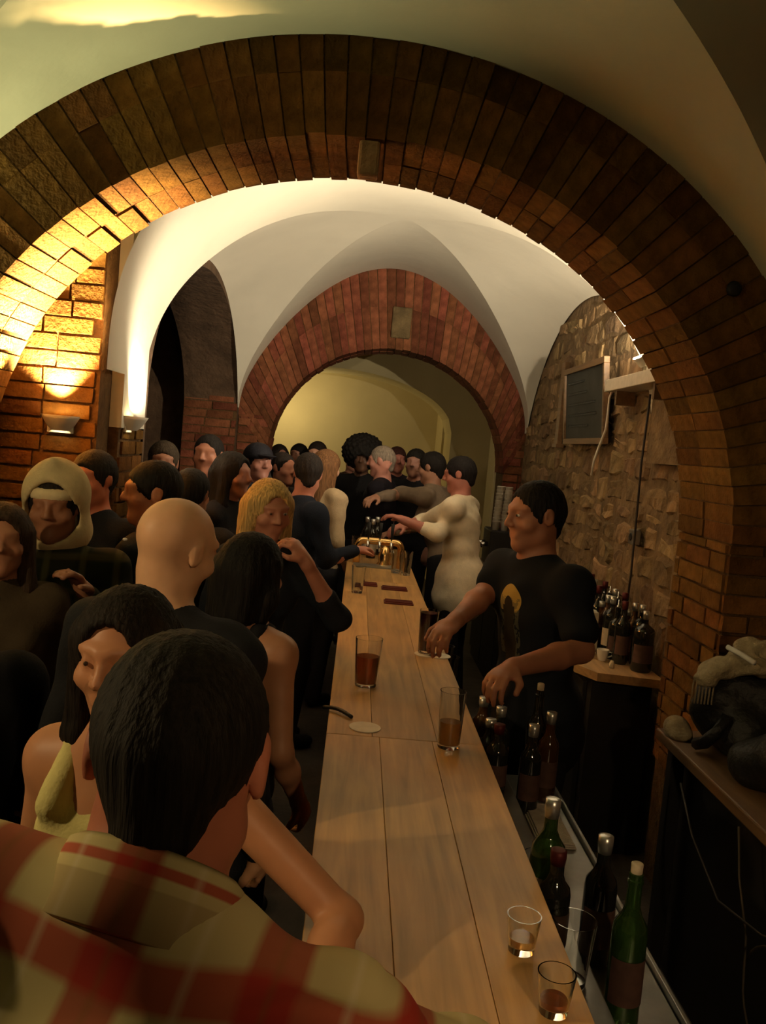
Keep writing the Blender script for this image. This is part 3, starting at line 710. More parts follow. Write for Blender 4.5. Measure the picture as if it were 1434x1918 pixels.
# ------------------------------------------------------------------ materials with a pattern
def patmat(name, base):
    m, nt, b = nmat(name); b.inputs['Roughness'].default_value = .9; b.inputs['Specular IOR Level'].default_value = .15
    a = nt.nodes.new('ShaderNodeAttribute'); a.attribute_name = 'pat'; s = nt.nodes.new('ShaderNodeSeparateXYZ'); nt.links.new(a.outputs['Vector'], s.inputs[0])
    def mth(op, x, y=None, z=None):
        n = nt.nodes.new('ShaderNodeMath'); n.operation = op
        for i, q in enumerate((x, y, z)):
            if q is None: continue
            if isinstance(q, (int,float)): n.inputs[i].default_value = q
            else: nt.links.new(q, n.inputs[i])
        return n.outputs[0]
    def band(c, period, off, width, soft=.004):
        """1 inside stripes of the given width"""
        t = mth('PINGPONG', mth('ADD', c, off), period/2); n = nt.nodes.new('ShaderNodeMapRange'); n.inputs[1].default_value = width/2+soft; n.inputs[2].default_value = width/2-soft
        nt.links.new(t, n.inputs[0]); return n.outputs[0]
    def mix(f, a_, b_):
        n = nt.nodes.new('ShaderNodeMix'); n.data_type = 'RGBA'
        if isinstance(f, float): n.inputs[0].default_value = f
        else: nt.links.new(f, n.inputs[0])
        for i, q in ((6,a_),(7,b_)):
            if isinstance(q, tuple): n.inputs[i].default_value = (*q,1)
            else: nt.links.new(q, n.inputs[i])
        return n.outputs[2]
    return m, nt, b, s, mth, band, mix
plaid, nt, b, s, mth, band, mix = patmat('plaid_flannel', None)
X_, Y_, Z_ = s.outputs
hz = band(Z_, .30, .008, .034); vt = band(X_, .125, .0, .046)
c = mix(mth('MULTIPLY', vt, .8), (.56,.46,.22), (.34,.03,.02)); c = mix(mth('MULTIPLY', hz, .82), c, (.40,.025,.018))
c = mix(mth('MULTIPLY', band(X_, .125, .0625, .004), .5), c, (.7,.6,.4)); c = mix(mth('MULTIPLY', band(Z_, .15, .10, .004), .4), c, (.16,.06,.02)); c = mix(mth('MULTIPLY', band(X_, .125, .0, .004), .35), c, (.18,.12,.03))
nt.links.new(c, b.inputs['Base Color'])
tee, nt, b, s, mth, band, mix = patmat('printed_tee', None)
X_, Y_, Z_ = s.outputs
def inell(cx, cz, rx, rz):
    d = mth('ADD', mth('POWER', mth('DIVIDE', mth('SUBTRACT', X_, cx), rx), 2.), mth('POWER', mth('DIVIDE', mth('SUBTRACT', Z_, cz), rz), 2.)); return mth('LESS_THAN', d, 1.)
front = mth('GREATER_THAN', Y_, .02)
dome = mth('MULTIPLY', inell(0,-.12,.055,.055), mth('GREATER_THAN', Z_, -.16)); leg_ = mth('MULTIPLY', mth('LESS_THAN', mth('ABSOLUTE', X_), .05), mth('MULTIPLY', mth('LESS_THAN', Z_, -.11), mth('GREATER_THAN', Z_, -.32)))
inner = mth('MAXIMUM', inell(0,-.135,.02,.03), mth('MULTIPLY', mth('LESS_THAN', mth('ABSOLUTE', X_), .028), mth('LESS_THAN', Z_, -.14)))
tn = nt.nodes.new('ShaderNodeTexNoise'); tn.inputs['Scale'].default_value = 40; brk = mth('GREATER_THAN', tn.outputs['Fac'], .47)
c = mix(mth('MULTIPLY', front, dome), (.008,.009,.012), (.42,.26,.06)); c = mix(mth('MULTIPLY', mth('MULTIPLY', front, leg_), mth('MULTIPLY', brk, .6)), c, (.10,.09,.055)); c = mix(mth('MULTIPLY', front, inner), c, (.03,.02,.012))
nt.links.new(c, b.inputs['Base Color'])
check, nt, b, s, mth, band, mix = patmat('dark_check_jacket', None)
X_, Y_, Z_ = s.outputs
c = mix(mth('MULTIPLY', band(X_, .11, 0., .02), .6), (.018,.02,.012), (.10,.09,.035)); c = mix(mth('MULTIPLY', band(Z_, .11, 0., .02), .5), c, (.09,.07,.03)); nt.links.new(c, b.inputs['Base Color'])

NEAR = .0068; MID = .0095; FAR = .0115
# ------------------------------------------------------------------ bartenders
bart = person('bartender in black T-shirt with a yellow chest print, handling glasses behind the bar', Pp(1000,903,3.06), yaw=118, head=(-6,-8,0), lean=(0,.06), vox=NEAR, hair='crop', hcol=(.012,.009,.008),
   skn=(.40,.17,.10), sleeve='short', shirtmat=tee, arms=[(Pp(1088,1218,2.82),Pp(958,1252,2.60)),(Pp(912,1108,3.16),Pp(850,1165,2.95))], eyes=True, pants=(.012,.013,.018), folds=.004, build=1.06, shirt_len=.08,
   hands=[dict(d=Pp(918,1278,2.5)-Pp(958,1252,2.60), curl=(35,40,30)), dict(curl=(30,35,25))])
person('bartender in a cream shirt with rolled sleeves, pouring at the taps', Pp(856,857,6.2), yaw=68, head=(8,-12,0), lean=(0,.05), vox=MID, hair='short', hcol=(.012,.009,.009), skn=(.42,.16,.12), shirt=(.78,.68,.52), sleeve='rolled',
   arms=[(Pp(792,978,6.35),Pp(757,985,6.25)),(Pp(818,1000,5.95),Pp(757,975,6.0))], shirt_len=.14, pants=(.012,.012,.018), folds=.003, creases=[(-.15,-.1,.1,-.3,.02,.012),(-.1,-.05,.15,-.2,.018,.01),(0,-.25,.12,-.45,.02,.012),(-.12,-.3,-.02,-.5,.018,.01)], build=1.12, seed=3)
person('bartender in a taupe shirt stretching an arm across the bar', Pp(805,848,7.1), yaw=62, head=(0,-10,0), lean=(0,.16), vox=MID, hair='short', hcol=(.014,.011,.01), skn=(.40,.2,.13), shirt=(.20,.15,.11),
   arms=[(Pp(752,925,7.0),Pp(706,932,6.75)),(Pp(775,985,6.85),Pp(740,995,6.8))], folds=.006, build=1.1, seed=5)
# ------------------------------------------------------------------ customers along the bar
pm = person('man in a red and cream plaid shirt with close-cropped dark hair, seen from behind', Pp(372,1203,.83), yaw=-6, head=(6,-20,2), lean=(.10,.12), nd=.122, neckfw=.075, vox=.006, cvox=.0065, hair='buzz', hcol=(.016,.012,.008), skn=(.46,.16,.09), shirtmat=plaid, sleeve='long',
   arms=[(Pp(-140,1990,.80),Pp(60,2250,1.05)),(Pp(860,2010,.86),Pp(760,2000,1.02))], tilt=-3, ease=.024, folds=.005, creases=[(.08,-.03,.20,.01,.012,.014),(.10,-.06,.21,-.03,.010,.010),(-.05,-.09,.06,-.03,.012,.010),(-.18,-.02,-.07,-.06,.012,.010),(-.20,-.07,-.05,-.11,.012,.009),(.13,.01,.22,.015,.008,-.010),(.02,-.12,.14,-.08,.012,.010)], build=1.12, head_s=1.0, htop=.112, pants=(.02,.025,.04), squat=.04)
wm = person('dark-haired woman in a pale yellow strappy top facing the plaid shirt man', Pp(235,1115,1.42), yaw=165, head=(6,-6,0), lean=(0,.04), fem=True, vox=NEAR, hair='long', hcol=(.014,.009,.006), skn=(.52,.24,.12), shirt=(.62,.55,.22), strap=True, eyes=True,
   arms=[(Pp(640,1722,1.36),Pp(575,1870,1.20)),None], tilt=-4, folds=.003)
person('bald man with a bare shiny scalp, standing behind the others at the bar', Pp(362,936,1.97), yaw=-25, head=(-12,-14,6), lean=(0,.04), vox=MID*.9, hair='bald', skn=(.74,.42,.24), shirt=(.014,.014,.016), build=1.1)
person('woman with short black hair and bare shoulders at the bar', Pp(484,1005,2.42), yaw=-32, head=(-8,-6,0), lean=(0,.05), fem=True, vox=MID*.9, hair='bob', hcol=(.009,.007,.006), skn=(.42,.2,.11), shirt=(.012,.012,.014), strap=True)
bl = person('blonde woman in dark sleeves resting her cheek on her hand', Pp(512,905,3.25), yaw=215, head=(-6,-10,0), lean=(0,.08), fem=True, vox=NEAR, hair='long', hcol=(.62,.40,.15), skn=(.48,.2,.13), shirt=(.012,.014,.02), sleeve='rolled', eyes=True,
   arms=[(Pp(632,1160,3.22),Pp(572,1052,3.10)),None], hands=[dict(d=(-.12,-.02,.16), n=(-.9,.35,0), curl=(45,50,35), thumb=1),None])
# ------------------------------------------------------------------ the crowd on the left
hm = person('man in a cream hood and white headband wearing a dark checked jacket', Pp(104,886,2.92), yaw=186, head=(0,-6,0), vox=MID, hair='short', skn=(.30,.13,.07), shirtmat=check, arms=['up',None], build=1.15)
person('tall man in black with dark wavy hair behind the hooded man', Pp(176,846,3.62), yaw=150, head=(10,0,0), vox=FAR, hair='short', hcol=(.012,.01,.008), skn=(.46,.15,.08), shirt=(.01,.01,.012), build=1.1, seed=1)
person('dark-haired man whose face glows orange, turned towards the lit wall', Pp(282,866,3.32), yaw=80, head=(35,-5,0), vox=FAR, hair='short', hcol=(.012,.009,.007), skn=(.52,.2,.1), shirt=(.012,.012,.014), seed=2)
person('dim customer with grey-brown hair beneath the white vault foot', Pp(308,828,5.0), yaw=190, vox=FAR, hair='short', hcol=(.05,.035,.022), skn=(.34,.15,.09), shirt=(.03,.022,.02), group=None, seed=3)
person('customer with a dark fringe in front of the arched opening', Pp(392,815,5.3), yaw=170, vox=FAR, hair='crop', hcol=(.012,.009,.008), skn=(.38,.16,.1), shirt=(.02,.018,.02), seed=4)
person('black-haired customer turned away, between the bald man and the opening', Pp(362,880,4.0), yaw=-10, vox=FAR, hair='short', hcol=(.01,.008,.007), skn=(.36,.17,.1), shirt=(.012,.012,.014), seed=5)
person('customer with long black hair and a dim face next to the blonde woman', Pp(440,850,4.5), yaw=245, fem=True, vox=FAR, hair='long', hcol=(.010,.008,.008), skn=(.34,.15,.11), shirt=(.012,.012,.016), seed=6)
cm = person('customer in a peaked dark cap before the brick jamb', Pp(487,833,5.85), yaw=215, vox=FAR, hair='crop', hcol=(.008,.007,.009), skn=(.36,.16,.12), shirt=(.014,.014,.02), seed=7)
person('man in a navy jacket with a flushed face looking down at the bar', Pp(578,852,5.25), yaw=-60, head=(70,-14,0), vox=FAR, hair='short', hcol=(.02,.014,.012), skn=(.50,.20,.13), shirt=(.012,.016,.028), build=1.15, arms=[None,'fwd'], seed=8)
person('short-haired customer with a pink cheek beside the navy jacket', Pp(533,848,6.4), yaw=230, vox=FAR, hair='crop', hcol=(.02,.014,.012), skn=(.52,.22,.15), shirt=(.016,.014,.018), seed=9)
person('pale-faced customer standing against the far yellow wall', Pp(595,828,8.45), yaw=165, vox=FAR, hair='short', hcol=(.02,.013,.01), skn=(.62,.33,.22), shirt=(.03,.02,.02), seed=10)
person('woman with long light brown hair and a beige blouse at the bar', Pp(618,846,6.1), yaw=-40, head=(-10,-8,0), fem=True, vox=FAR, hair='long', hcol=(.16,.075,.03), skn=(.5,.28,.18), shirt=(.42,.32,.2), sleeve='rolled', seed=11)
person('person with a huge round black afro under the far arch', Pp(680,836,8.1), yaw=175, vox=FAR, hair='afro', hcol=(.012,.010,.009), skn=(.16,.08,.05), shirt=(.012,.012,.014), seed=12)
person('grey-haired person raising a bare forearm over the far bar', Pp(712,836,7.35), yaw=75, head=(0,-8,0), vox=FAR, hair='crop', hcol=(.30,.24,.19), skn=(.58,.26,.2), shirt=(.014,.012,.018), sleeve='short', arms=[(Pp(690,935,7.4),Pp(712,890,7.3)),None], seed=13)
person('customer with dark red hair between the afro and the bartenders', Pp(745,838,8.5), yaw=190, vox=FAR, hair='short', hcol=(.05,.018,.014), skn=(.45,.18,.14), shirt=(.02,.014,.02), seed=14)
person('customer with upswept dark hair next to the taupe shirt bartender', Pp(780,842,7.75), yaw=160, vox=FAR, hair='short', hcol=(.014,.012,.010), skn=(.40,.2,.15), shirt=(.014,.014,.018), seed=15)
person('far customer in a brown pullover against the yellow wall', Pp(662,842,9.6), yaw=200, vox=FAR, hair='short', hcol=(.03,.018,.012), skn=(.42,.2,.14), shirt=(.06,.03,.02), seed=16)
person('far customer in a black coat beyond the smaller arch', Pp(560,832,9.3), yaw=150, vox=FAR, hair='short', hcol=(.012,.01,.009), skn=(.42,.2,.14), shirt=(.012,.012,.014), seed=17)
person('far customer with a grey shawl beyond the smaller arch', Pp(525,834,8.95), yaw=210, vox=FAR, fem=True, hair='bob', hcol=(.02,.014,.012), skn=(.4,.2,.14), shirt=(.10,.09,.09), seed=18)
person('long-haired customer in dark wool at the edge of the crowd, near the arch pier', Pp(8,948,2.6), yaw=200, fem=True, vox=FAR, hair='long', hcol=(.04,.022,.012), skn=(.36,.16,.09), shirt=(.05,.035,.02), seed=19)
person('person in a plain black coat beside the strappy top woman', Pp(-85,1040,1.95), yaw=60, vox=FAR, hair='short', hcol=(.012,.01,.008), skn=(.34,.15,.08), shirt=(.008,.008,.009), seed=20)

# ------------------------------------------------------------------ extra garments
def wear(d, name, mat, fn, vox=.009, rel=1):
    C = SDF(vox); P, Rh, hs = d['P'], d['Rh'], d['hs']
    fn(lambda p,r,k=.02,sub=False: C.ell(P(*p), np.array(r)*hs, Rh, k*hs, sub), lambda a,b,r1,r2=None,k=.02,sub=False: C.cone(P(*a), P(*b), r1*hs, (r1 if r2 is None else r2)*hs, k*hs, sub))
    V, Q = C.mesh(); V = relax(V, Q, rel); return np_mesh(name, V, Q, mat, d['root'], d['base'])
def hood(E, Cn):
    E((0,-.03,.04), (.115,.13,.125)); Cn((0,-.0,.13), (0,.04,.165), .03, .012, .05); E((0,-.04,-.09), (.125,.12,.10), .05); E((0,.10,-.01), (.082,.13,.108), .01, True); E((0,.02,-.02), (.09,.10,.105), .01, True)
wear(hm, 'hood', cloth((.50,.40,.22)), hood)
def band_(E, Cn):
    E((0,-.014,.05), (.0905,.110,.05)); E((0,-.014,.10), (.12,.13,.03), .01, True); E((0,-.014,.005), (.12,.13,.03), .01, True)
wear(hm, 'headband', cloth((.62,.50,.30)), band_, .008)
def capf(E, Cn):
    E((0,-.016,.045), (.094,.112,.088)); E((0,-.016,-.045), (.14,.16,.088), .01, True); E((0,.115,.05), (.065,.065,.008), .008)
wear(cm, 'cap', cloth((.012,.012,.018), .6), capf)
# collar of the plaid shirt: folded band around the neck, tipped with the neck
def collar(d, mat, r=.070, h=.03):
    nb = d['nb']; nt_ = d['hc']-d['Rh'][:,2]*.06-d['Rh'][:,1]*.022; up = nt_-nb; up /= np.linalg.norm(up); up = up + d['T'][:,0]*.13; up /= np.linalg.norm(up)
    rt = d['T'][:,0]-up*(d['T'][:,0]@up); rt /= np.linalg.norm(rt); fw = np.cross(up, rt); c0 = nb+(nt_-nb)*.42
    V = []; Fc = []; n = 48; U = []
    prof = [(r,-.03),(r-.004,h),(r-.001,h+.005),(r+.006,h),(r+.011,h-.025),(r+.017,-.030),(r+.013,-.033),(r+.004,h-.012)]
    for i in range(n+1):
        a = 2*math.pi*i/n; bk = .5-.5*math.cos(a)
        for rr, z in prof:
            V.append(c0 + rt*rr*math.sin(a)*1.05 + fw*(rr*math.cos(a)*1.0) + up*(z-.03*(1-bk)))
            U.append((rr*math.sin(a)*1.3, 0, -.05 if z > h-.006 else (-.03 if False else .05)))
    m = len(prof)
    for i in range(n):
        for j in range(m-1): Fc.append((i*m+j, (i+1)*m+j, (i+1)*m+j+1, i*m+j+1))
    np_mesh('collar', np.array(V), np.array(Fc), mat, d['root'], d['base'], uvw=np.array(U))
collar(pm, plaid)
# ------------------------------------------------------------------ materials of the things
def woodmat(name, c, scale=1., rough=.45):
    m, nt, b = nmat(name); L = nt.links.new; tc = nt.nodes.new('ShaderNodeTexCoord'); mp = nt.nodes.new('ShaderNodeMapping')
    mp.inputs['Scale'].default_value = (26*scale, 1.6*scale, 26*scale); oi = nt.nodes.new('ShaderNodeObjectInfo'); ad = nt.nodes.new('ShaderNodeVectorMath'); ad.operation = 'ADD'
    L(tc.outputs['Object'], mp.inputs[0]); L(mp.outputs[0], ad.inputs[0]); L(oi.outputs['Random'], ad.inputs[1])
    n = nt.nodes.new('ShaderNodeTexNoise'); n.inputs['Scale'].default_value = 1.4; n.inputs['Detail'].default_value = 6; n.inputs['Distortion'].default_value = .6; L(ad.outputs[0], n.inputs['Vector'])
    r = nt.nodes.new('ShaderNodeValToRGB'); r.color_ramp.elements[0].position = .25; r.color_ramp.elements[1].position = .75
    r.color_ramp.elements[0].color = (*[x*.6 for x in c],1); r.color_ramp.elements[1].color = (*[min(1,x*1.15) for x in c],1)
    n2 = nt.nodes.new('ShaderNodeTexNoise'); n2.inputs['Scale'].default_value = 3.5; n2.inputs['Detail'].default_value = 4; L(tc.outputs['Object'], n2.inputs['Vector'])
    mx = nt.nodes.new('ShaderNodeMix'); mx.data_type = 'RGBA'; mx.blend_type = 'MULTIPLY'; mx.inputs[0].default_value = .5
    L(n.outputs['Fac'], r.inputs['Fac']); L(r.outputs[0], mx.inputs[6]); L(n2.outputs['Fac'], mx.inputs[7])
    hs = nt.nodes.new('ShaderNodeHueSaturation'); mr = nt.nodes.new('ShaderNodeMapRange'); mr.inputs[3].default_value = .82; mr.inputs[4].default_value = 1.15
    L(oi.outputs['Random'], mr.inputs[0]); L(mr.outputs[0], hs.inputs['Value']); L(mx.outputs[2], hs.inputs['Color']); L(hs.outputs[0], b.inputs['Base Color'])
    b.inputs['Roughness'].default_value = rough; return m
MT['barwood'] = woodmat('bar_wood', (.66,.37,.125), 1, .42)
MT['countwood'] = woodmat('counter_wood', (.60,.36,.15), 1, .5)
MT['sidewood'] = woodmat('side_wood', (.22,.12,.05), 1, .55)
MT['blackpaint'] = pmat('black_paint', (.012,.011,.011), .6, var=.2)
MT['steel'] = pmat('steel', (.32,.32,.31), .38, metal=.9, var=.15, scale=12)
MT['brass'] = pmat('brass', (.85,.55,.22), .22, metal=1, var=.1)
MT['chrome'] = pmat('chrome', (.8,.8,.8), .12, metal=1, var=.0)
MT['glass'] = pmat('clear_glass', (.95,.96,.95), .02, var=0, trans=1, ior=1.45, spec=.5)
MT['greenglass'] = pmat('green_glass', (.06,.14,.03), .05, var=0, trans=.75, spec=.5)
MT['darkglass'] = pmat('dark_glass', (.012,.012,.010), .06, var=0, spec=.6)
MT['brownglass'] = pmat('brown_glass', (.05,.02,.006), .06, var=0, spec=.6)
MT['beer'] = pmat('red_beer', (.42,.10,.03), .1, var=0, trans=.55, ior=1.34)
MT['amber'] = pmat('amber_beer', (.60,.30,.08), .1, var=0, trans=.6, ior=1.34)
MT['cola'] = pmat('dark_cola', (.05,.012,.010), .1, var=0, trans=.2, ior=1.34)
MT['foam'] = pmat('foam', (.55,.35,.2), .9, var=.1)
MT['card'] = pmat('coaster_card', (.62,.55,.45), .9, var=.08, scale=30)
MT['redmat'] = pmat('red_rubber', (.10,.018,.012), .7, var=.2)
MT['cork'] = pmat('cork', (.5,.42,.3), .9, var=.2, scale=60)
MT['label'] = pmat('paper_label', (.5,.44,.34), .8, var=.15, scale=40)
MT['label_dk'] = pmat('dark_label', (.08,.04,.03), .7, var=.2, scale=40)
MT['foil'] = pmat('foil', (.6,.6,.58), .3, metal=.8, var=.1)
MT['foil_r'] = pmat('red_foil', (.09,.014,.014), .5, metal=.4, var=.1)
MT['white'] = pmat('white_ceramic', (.72,.68,.6), .35, var=.05)
MT['paper'] = pmat('white_paper', (.6,.57,.5), .85, var=.08)
MT['slate'] = pmat('slate_board', (.035,.038,.036), .75, var=.3, scale=5)
MT['chalk'] = pmat('chalk', (.055,.058,.055), .9, var=.2, scale=40)
MT['cable_w'] = pmat('white_cable', (.7,.66,.58), .5, var=0)
MT['cable_b'] = pmat('dark_cable', (.03,.022,.018), .6, var=0)
MT['cable_br'] = pmat('brown_cable', (.05,.036,.022), .6, var=0)
MT['leather'] = pmat('black_leather', (.014,.013,.012), .5, var=.25, bump=.4, bscale=40)
MT['scarf'] = pmat('beige_cloth', (.30,.24,.14), .95, var=.3, scale=25, bump=.5, bscale=90)
MT['towel'] = pmat('grey_towel', (.42,.36,.30), .95, var=.15, scale=40, bump=.4, bscale=150)

# ------------------------------------------------------------------ the bar
XB0, XB1, BTH = -.025, .420, .05
def plank(name, x0, x1, y0, y1, z0, z1, mat, parent, bev=.004):
    return MB().box((x0,y0,z0), (x1,y1,z1), bev=bev).build(name, mat, parent, origin=((x0+x1)/2,(y0+y1)/2,z0))
bar = empty('bar_counter', (.2,3.5,0)); tag(bar, 'long wooden plank-topped bar with a dark front running through the arches', 'bar')
jy = 2.40
for y0, y1, xs in ((.22, jy-.002, (XB0,.125,.275,XB1)), (jy+.002, 5.2, (XB0,.105,.29,XB1)), (5.204, 6.92, (XB0,.13,.27,XB1))):
    for a, b_ in zip(xs[:-1], xs[1:]): plank('plank', a+.0004, b_-.0004, y0, y1, BT-BTH+random.uniform(0,.0012), BT, MT['barwood'], bar, .0015)
plank('front_frame', .02, .06, 25e-2, 6.9, 0, BT-BTH, MT['blackpaint'], bar, 0)
yy = .27
while yy < 6.75:
    plank('front_board', .0, .022, yy, yy+.17, .08, BT-BTH-.03, MT['sidewood'], bar, .004); yy += .178
plank('back_panel', .36, .38, 25e-2, 6.9, 0, BT-BTH, MT['blackpaint'], bar, 0)
# steel worktop and rail behind the bar
wt = empty('work_counter', (.58,2.2,0)); tag(wt, 'steel-topped work counter with a bottle rail behind the bar', 'counter')
plank('rail_shelf', .425, .545, .5, 2.86, .86, .88, MT['steel'], wt, .003)
plank('sink_shelf', .425, .49, 2.862, 3.7, .86, .88, MT['steel'], wt, .003)
plank('steel_top', .555, .72, .5, 2.86, .78, .80, MT['steel'], wt, .003)
plank('rail_lip', .722, .732, .5, 2.86, .765, .815, MT['steel'], wt, .002)
plank('sink_panel', .43, .45, 2.83, 3.68, 0, .858, MT['blackpaint'], wt, 0)
plank('cabinet', .44, .70, .55, 2.82, 0, .778, MT['blackpaint'], wt, 0)
plank('rail_support', .44, .535, .55, 2.82, .78, .858, MT['blackpaint'], wt, 0)
# back counter along the stone wall
bc = empty('back_counter', (1.35,6,0)); tag(bc, 'orange wooden back counter along the rubble stone wall', 'counter')
pts = [(1.13,8.1),(1.13,4.12),(1.20,3.98),(1.50,3.93),(1.50,8.1)]
def prism(pts, z0, z1): 
    n = len(pts); vs = [(x,y,z0) for x,y in pts]+[(x,y,z1) for x,y in pts]
    return vs, [tuple(range(n-1,-1,-1)), tuple(range(n,2*n))]+[(i,(i+1)%n,n+(i+1)%n,n+i) for i in range(n)]
v_, f_ = prism(pts, .86, .90); fix_normals(mesh_obj('worktop', v_, f_, MT['countwood'], bc, origin=(1.35,6,.86)))
plank('cabinet', 1.20, 1.49, 4.05, 8.05, 0, .858, MT['blackpaint'], bc, 0)
for k in range(6):
    d = plank('door', 1.175, 1.199, 4.12+k*.65, 4.12+k*.65+.62, .1, .82, MT['blackpaint'], bc, .004)
    o = MB().box((1.16,4.62+k*.65,.66),(1.174,4.64+k*.65,.76),bev=.003).build('handle', MT['steel'], None); o.parent = d; o.location = -parent_world(d)
# side counter in front of the arch
sc = empty('side_counter', (1.5,2.1,0)); tag(sc, 'dark wooden side counter piled with coats and bags by the brick pier', 'counter')
plank('worktop', 1.21, 1.83, .8, 3.2, .86, .90, MT['sidewood'], sc, .006)
plank('cabinet', 1.30, 1.82, .85, 3.15, 0, .858, MT['blackpaint'], sc, 0)
for y in (.95, 3.05): plank('leg', 1.225, 1.275, y, y+.05, 0, .858, MT['blackpaint'], sc, .003)

# ------------------------------------------------------------------ glasses and bottles
def tumbler(label, loc, r0, r1, h, liquid=None, lvl=.6, group=None, foam=False, name='tumbler'):
    loc = Vector(loc); t = empty(name, loc); tag(t, label, 'glass', group)
    th = .0022; prof = [(.0,0),(r0*.96,0),(r0,.004),(r1,h),(r1-th,h),(r0-th,.012),(.0,.011)]
    auto_smooth(MB().lathe(prof, loc, 28).build('glass', MT['glass'], t, True, origin=loc), 50)
    if liquid:
        zt = .0125+(h-.012)*lvl; rr = lambda z: (r0-th)+(r1-r0)*(z-.012)/(h-.012)-.0004
        o = auto_smooth(MB().lathe([(.0,.0125),(rr(.0125),.0125),(rr(zt),zt),(.0,zt)], loc, 28).build('drink', MT[liquid], t, True, origin=loc), 50)
        if foam: auto_smooth(MB().lathe([(.0,zt+.0005),(rr(zt),zt+.0005),(rr(zt+.008),zt+.008),(.0,zt+.009)], loc, 28).build('foam', MT['foam'], t, True, origin=loc), 50)
    return t
KB = {}
def bottle(label, loc, kind='wine', mat='darkglass', lab='label', cap='foil', h=.30, r=.037, group=None, rz=0, top=None):
    """bottle with label, capsule or cork; alike ones share mesh data"""
    key = (kind, mat, lab, cap, round(h,3), round(r,3), top); loc = Vector(loc)
    prof = {'wine': [(0,.012),(r*.6,.004),(r*.92,0),(r,.008),(r,h*.60),(r*.93,h*.66),(r*.6,h*.72),(.0145,h*.78),(.0135,h*.93),(.0155,h*.935),(.0155,h*.955),(.0135,h*.96),(.0135,h),(0,h)],
            'spirit': [(0,.01),(r*.9,0),(r,.008),(r,h*.66),(r*.9,h*.72),(r*.5,h*.77),(.015,h*.80),(.014,h*.93),(.016,h*.94),(.016,h*.95),(.014,h),(0,h)],
            'beer': [(0,.008),(r*.9,0),(r,.008),(r,h*.52),(r*.9,h*.60),(.017,h*.76),(.0135,h*.95),(.015,h*.96),(.015,h),(0,h)]}[kind]
    t = empty('bottle', loc, rz); tag(t, label, 'bottle', group)
    if key not in KB:
        d = {}; g = MB().lathe(prof, (0,0,0), 18); me = mesh_obj('glass', g.v, g.f, MT[mat], None, True); auto_smooth(me, 45); parts = [me]
        if lab:
            l = MB(); n = 14; vs = []; fs = []
            for z in (h*.16, h*.46):
                for k in range(n+1):
                    a = -1.25+2.5*k/n-math.pi/2; vs.append(((r+.0008)*math.cos(a), (r+.0008)*math.sin(a), z))
            fs = [(k,k+1,n+2+k,n+1+k) for k in range(n)]; parts.append(mesh_obj('label', vs, fs, MT[lab], None, True))
        if cap:
            c = {'foil': [(.0145,h*.87),(.0165,h*.94),(.0165,h*1.004),(.012,h*1.008),(0,h*1.008)], 'foil_r': [(.0145,h*.87),(.0165,h*.94),(.0165,h*1.004),(.012,h*1.008),(0,h*1.008)],
                 'cork': [(.010,h*.99),(.011,h*1.0),(.0115,h*1.06),(.009,h*1.065),(0,h*1.065)], 'chrome': [(.012,h),(.014,h*1.005),(.010,h*1.04),(.004,h*1.07),(.0035,h*1.16),(0,h*1.16)]}[cap]
            parts.append(mesh_obj({'foil':'capsule','foil_r':'capsule','cork':'cork','chrome':'pourer'}[cap], *(lambda q: (q.v, q.f))(MB().lathe(c, (0,0,0), 14)), MT[cap], None, True))
        for p in parts: p.parent = t
        KB[key] = parts
    else:
        for p in KB[key]:
            c = p.copy(); col.objects.link(c); c.parent = t
    return t
OB = lambda px, py: atz(px, py, BT+.0005)
beer = tumbler('half full pint glass of red beer standing in the middle of the bar', OB(684,1284), .037, .047, .165, 'beer', .60, foam=False, name='beer_glass')
tumbler('tall tumbler with amber beer left at the edge of the bar', OB(839,1399), .031, .037, .160, 'amber', .42, name='beer_glass')
tumbler('tall tumbler full of dark cola on a white coaster', OB(797,1224)+Vector((0,0,.0035)), .033, .039, .175, 'cola', .93, name='cola_glass')
tumbler('empty tall tumbler near the red bar mats', OB(668,1110), .03, .04, .15, None, name='empty_glass')
tumbler('small shot glass with a glint of amber on the near end of the bar', OB(975,1780), .022, .029, .062, 'amber', .25, name='shot_glass')
tumbler('shot glass with a dark red drop on the bar edge nearest to its end', OB(1035,1895), .022, .029, .062, 'beer', .2, name='shot_glass')
for (px,py,lb) in ((683,1363,'round white card coaster lying alone behind the bar joint'),(797,1226,'round white card coaster under the dark cola'),(822,1229,'white card coaster beside the dark cola glass')):
    p = OB(px,py); o = MB().lathe([(.0,0),(.046,0),(.047,.0015),(.046,.003),(0,.003)], p, 28).build('coaster', MT['card'], None, origin=p); tag(o, lb, 'coaster')
p = OB(746,1130)
mats_ = [((746,1130),.155,'dark red ribbed bar mat closest to the cola glass'),((738,1104),.15,'dark red bar mat between the two other mats'),((672,1089),.07,'small dark red mat by the customer side of the bar'),((692,1096),.09,'narrow dark red mat in the middle of the bar')]
for (q, wd, lb) in mats_:
    c = OB(*q); t = empty('bar_mat', c); tag(t, lb, 'mat')
    MB().box(c+Vector((-wd/2,-.045,0)), c+Vector((wd/2,.045,.008)), bev=.002).build('base', MT['redmat'], t, origin=c)
    for k in range(5): MB().box(c+Vector((-wd/2+.006,-.038+k*.017,.008)), c+Vector((wd/2-.006,-.031+k*.017,.014))).build('rib', MT['redmat'], t, origin=c)
p0, p1 = OB(605,1328), OB(658,1347)
o = MB().tube([p0+(p1-p0)*t+Vector((0,.012*math.sin(t*3.1),.006+.006*math.sin(t*3.1))) for t in np.linspace(0,1,10)], .006, 8).build('strap', MT['leather'], None, True, origin=p0); tag(o, 'short black strap end curling onto the bar edge', 'strap')
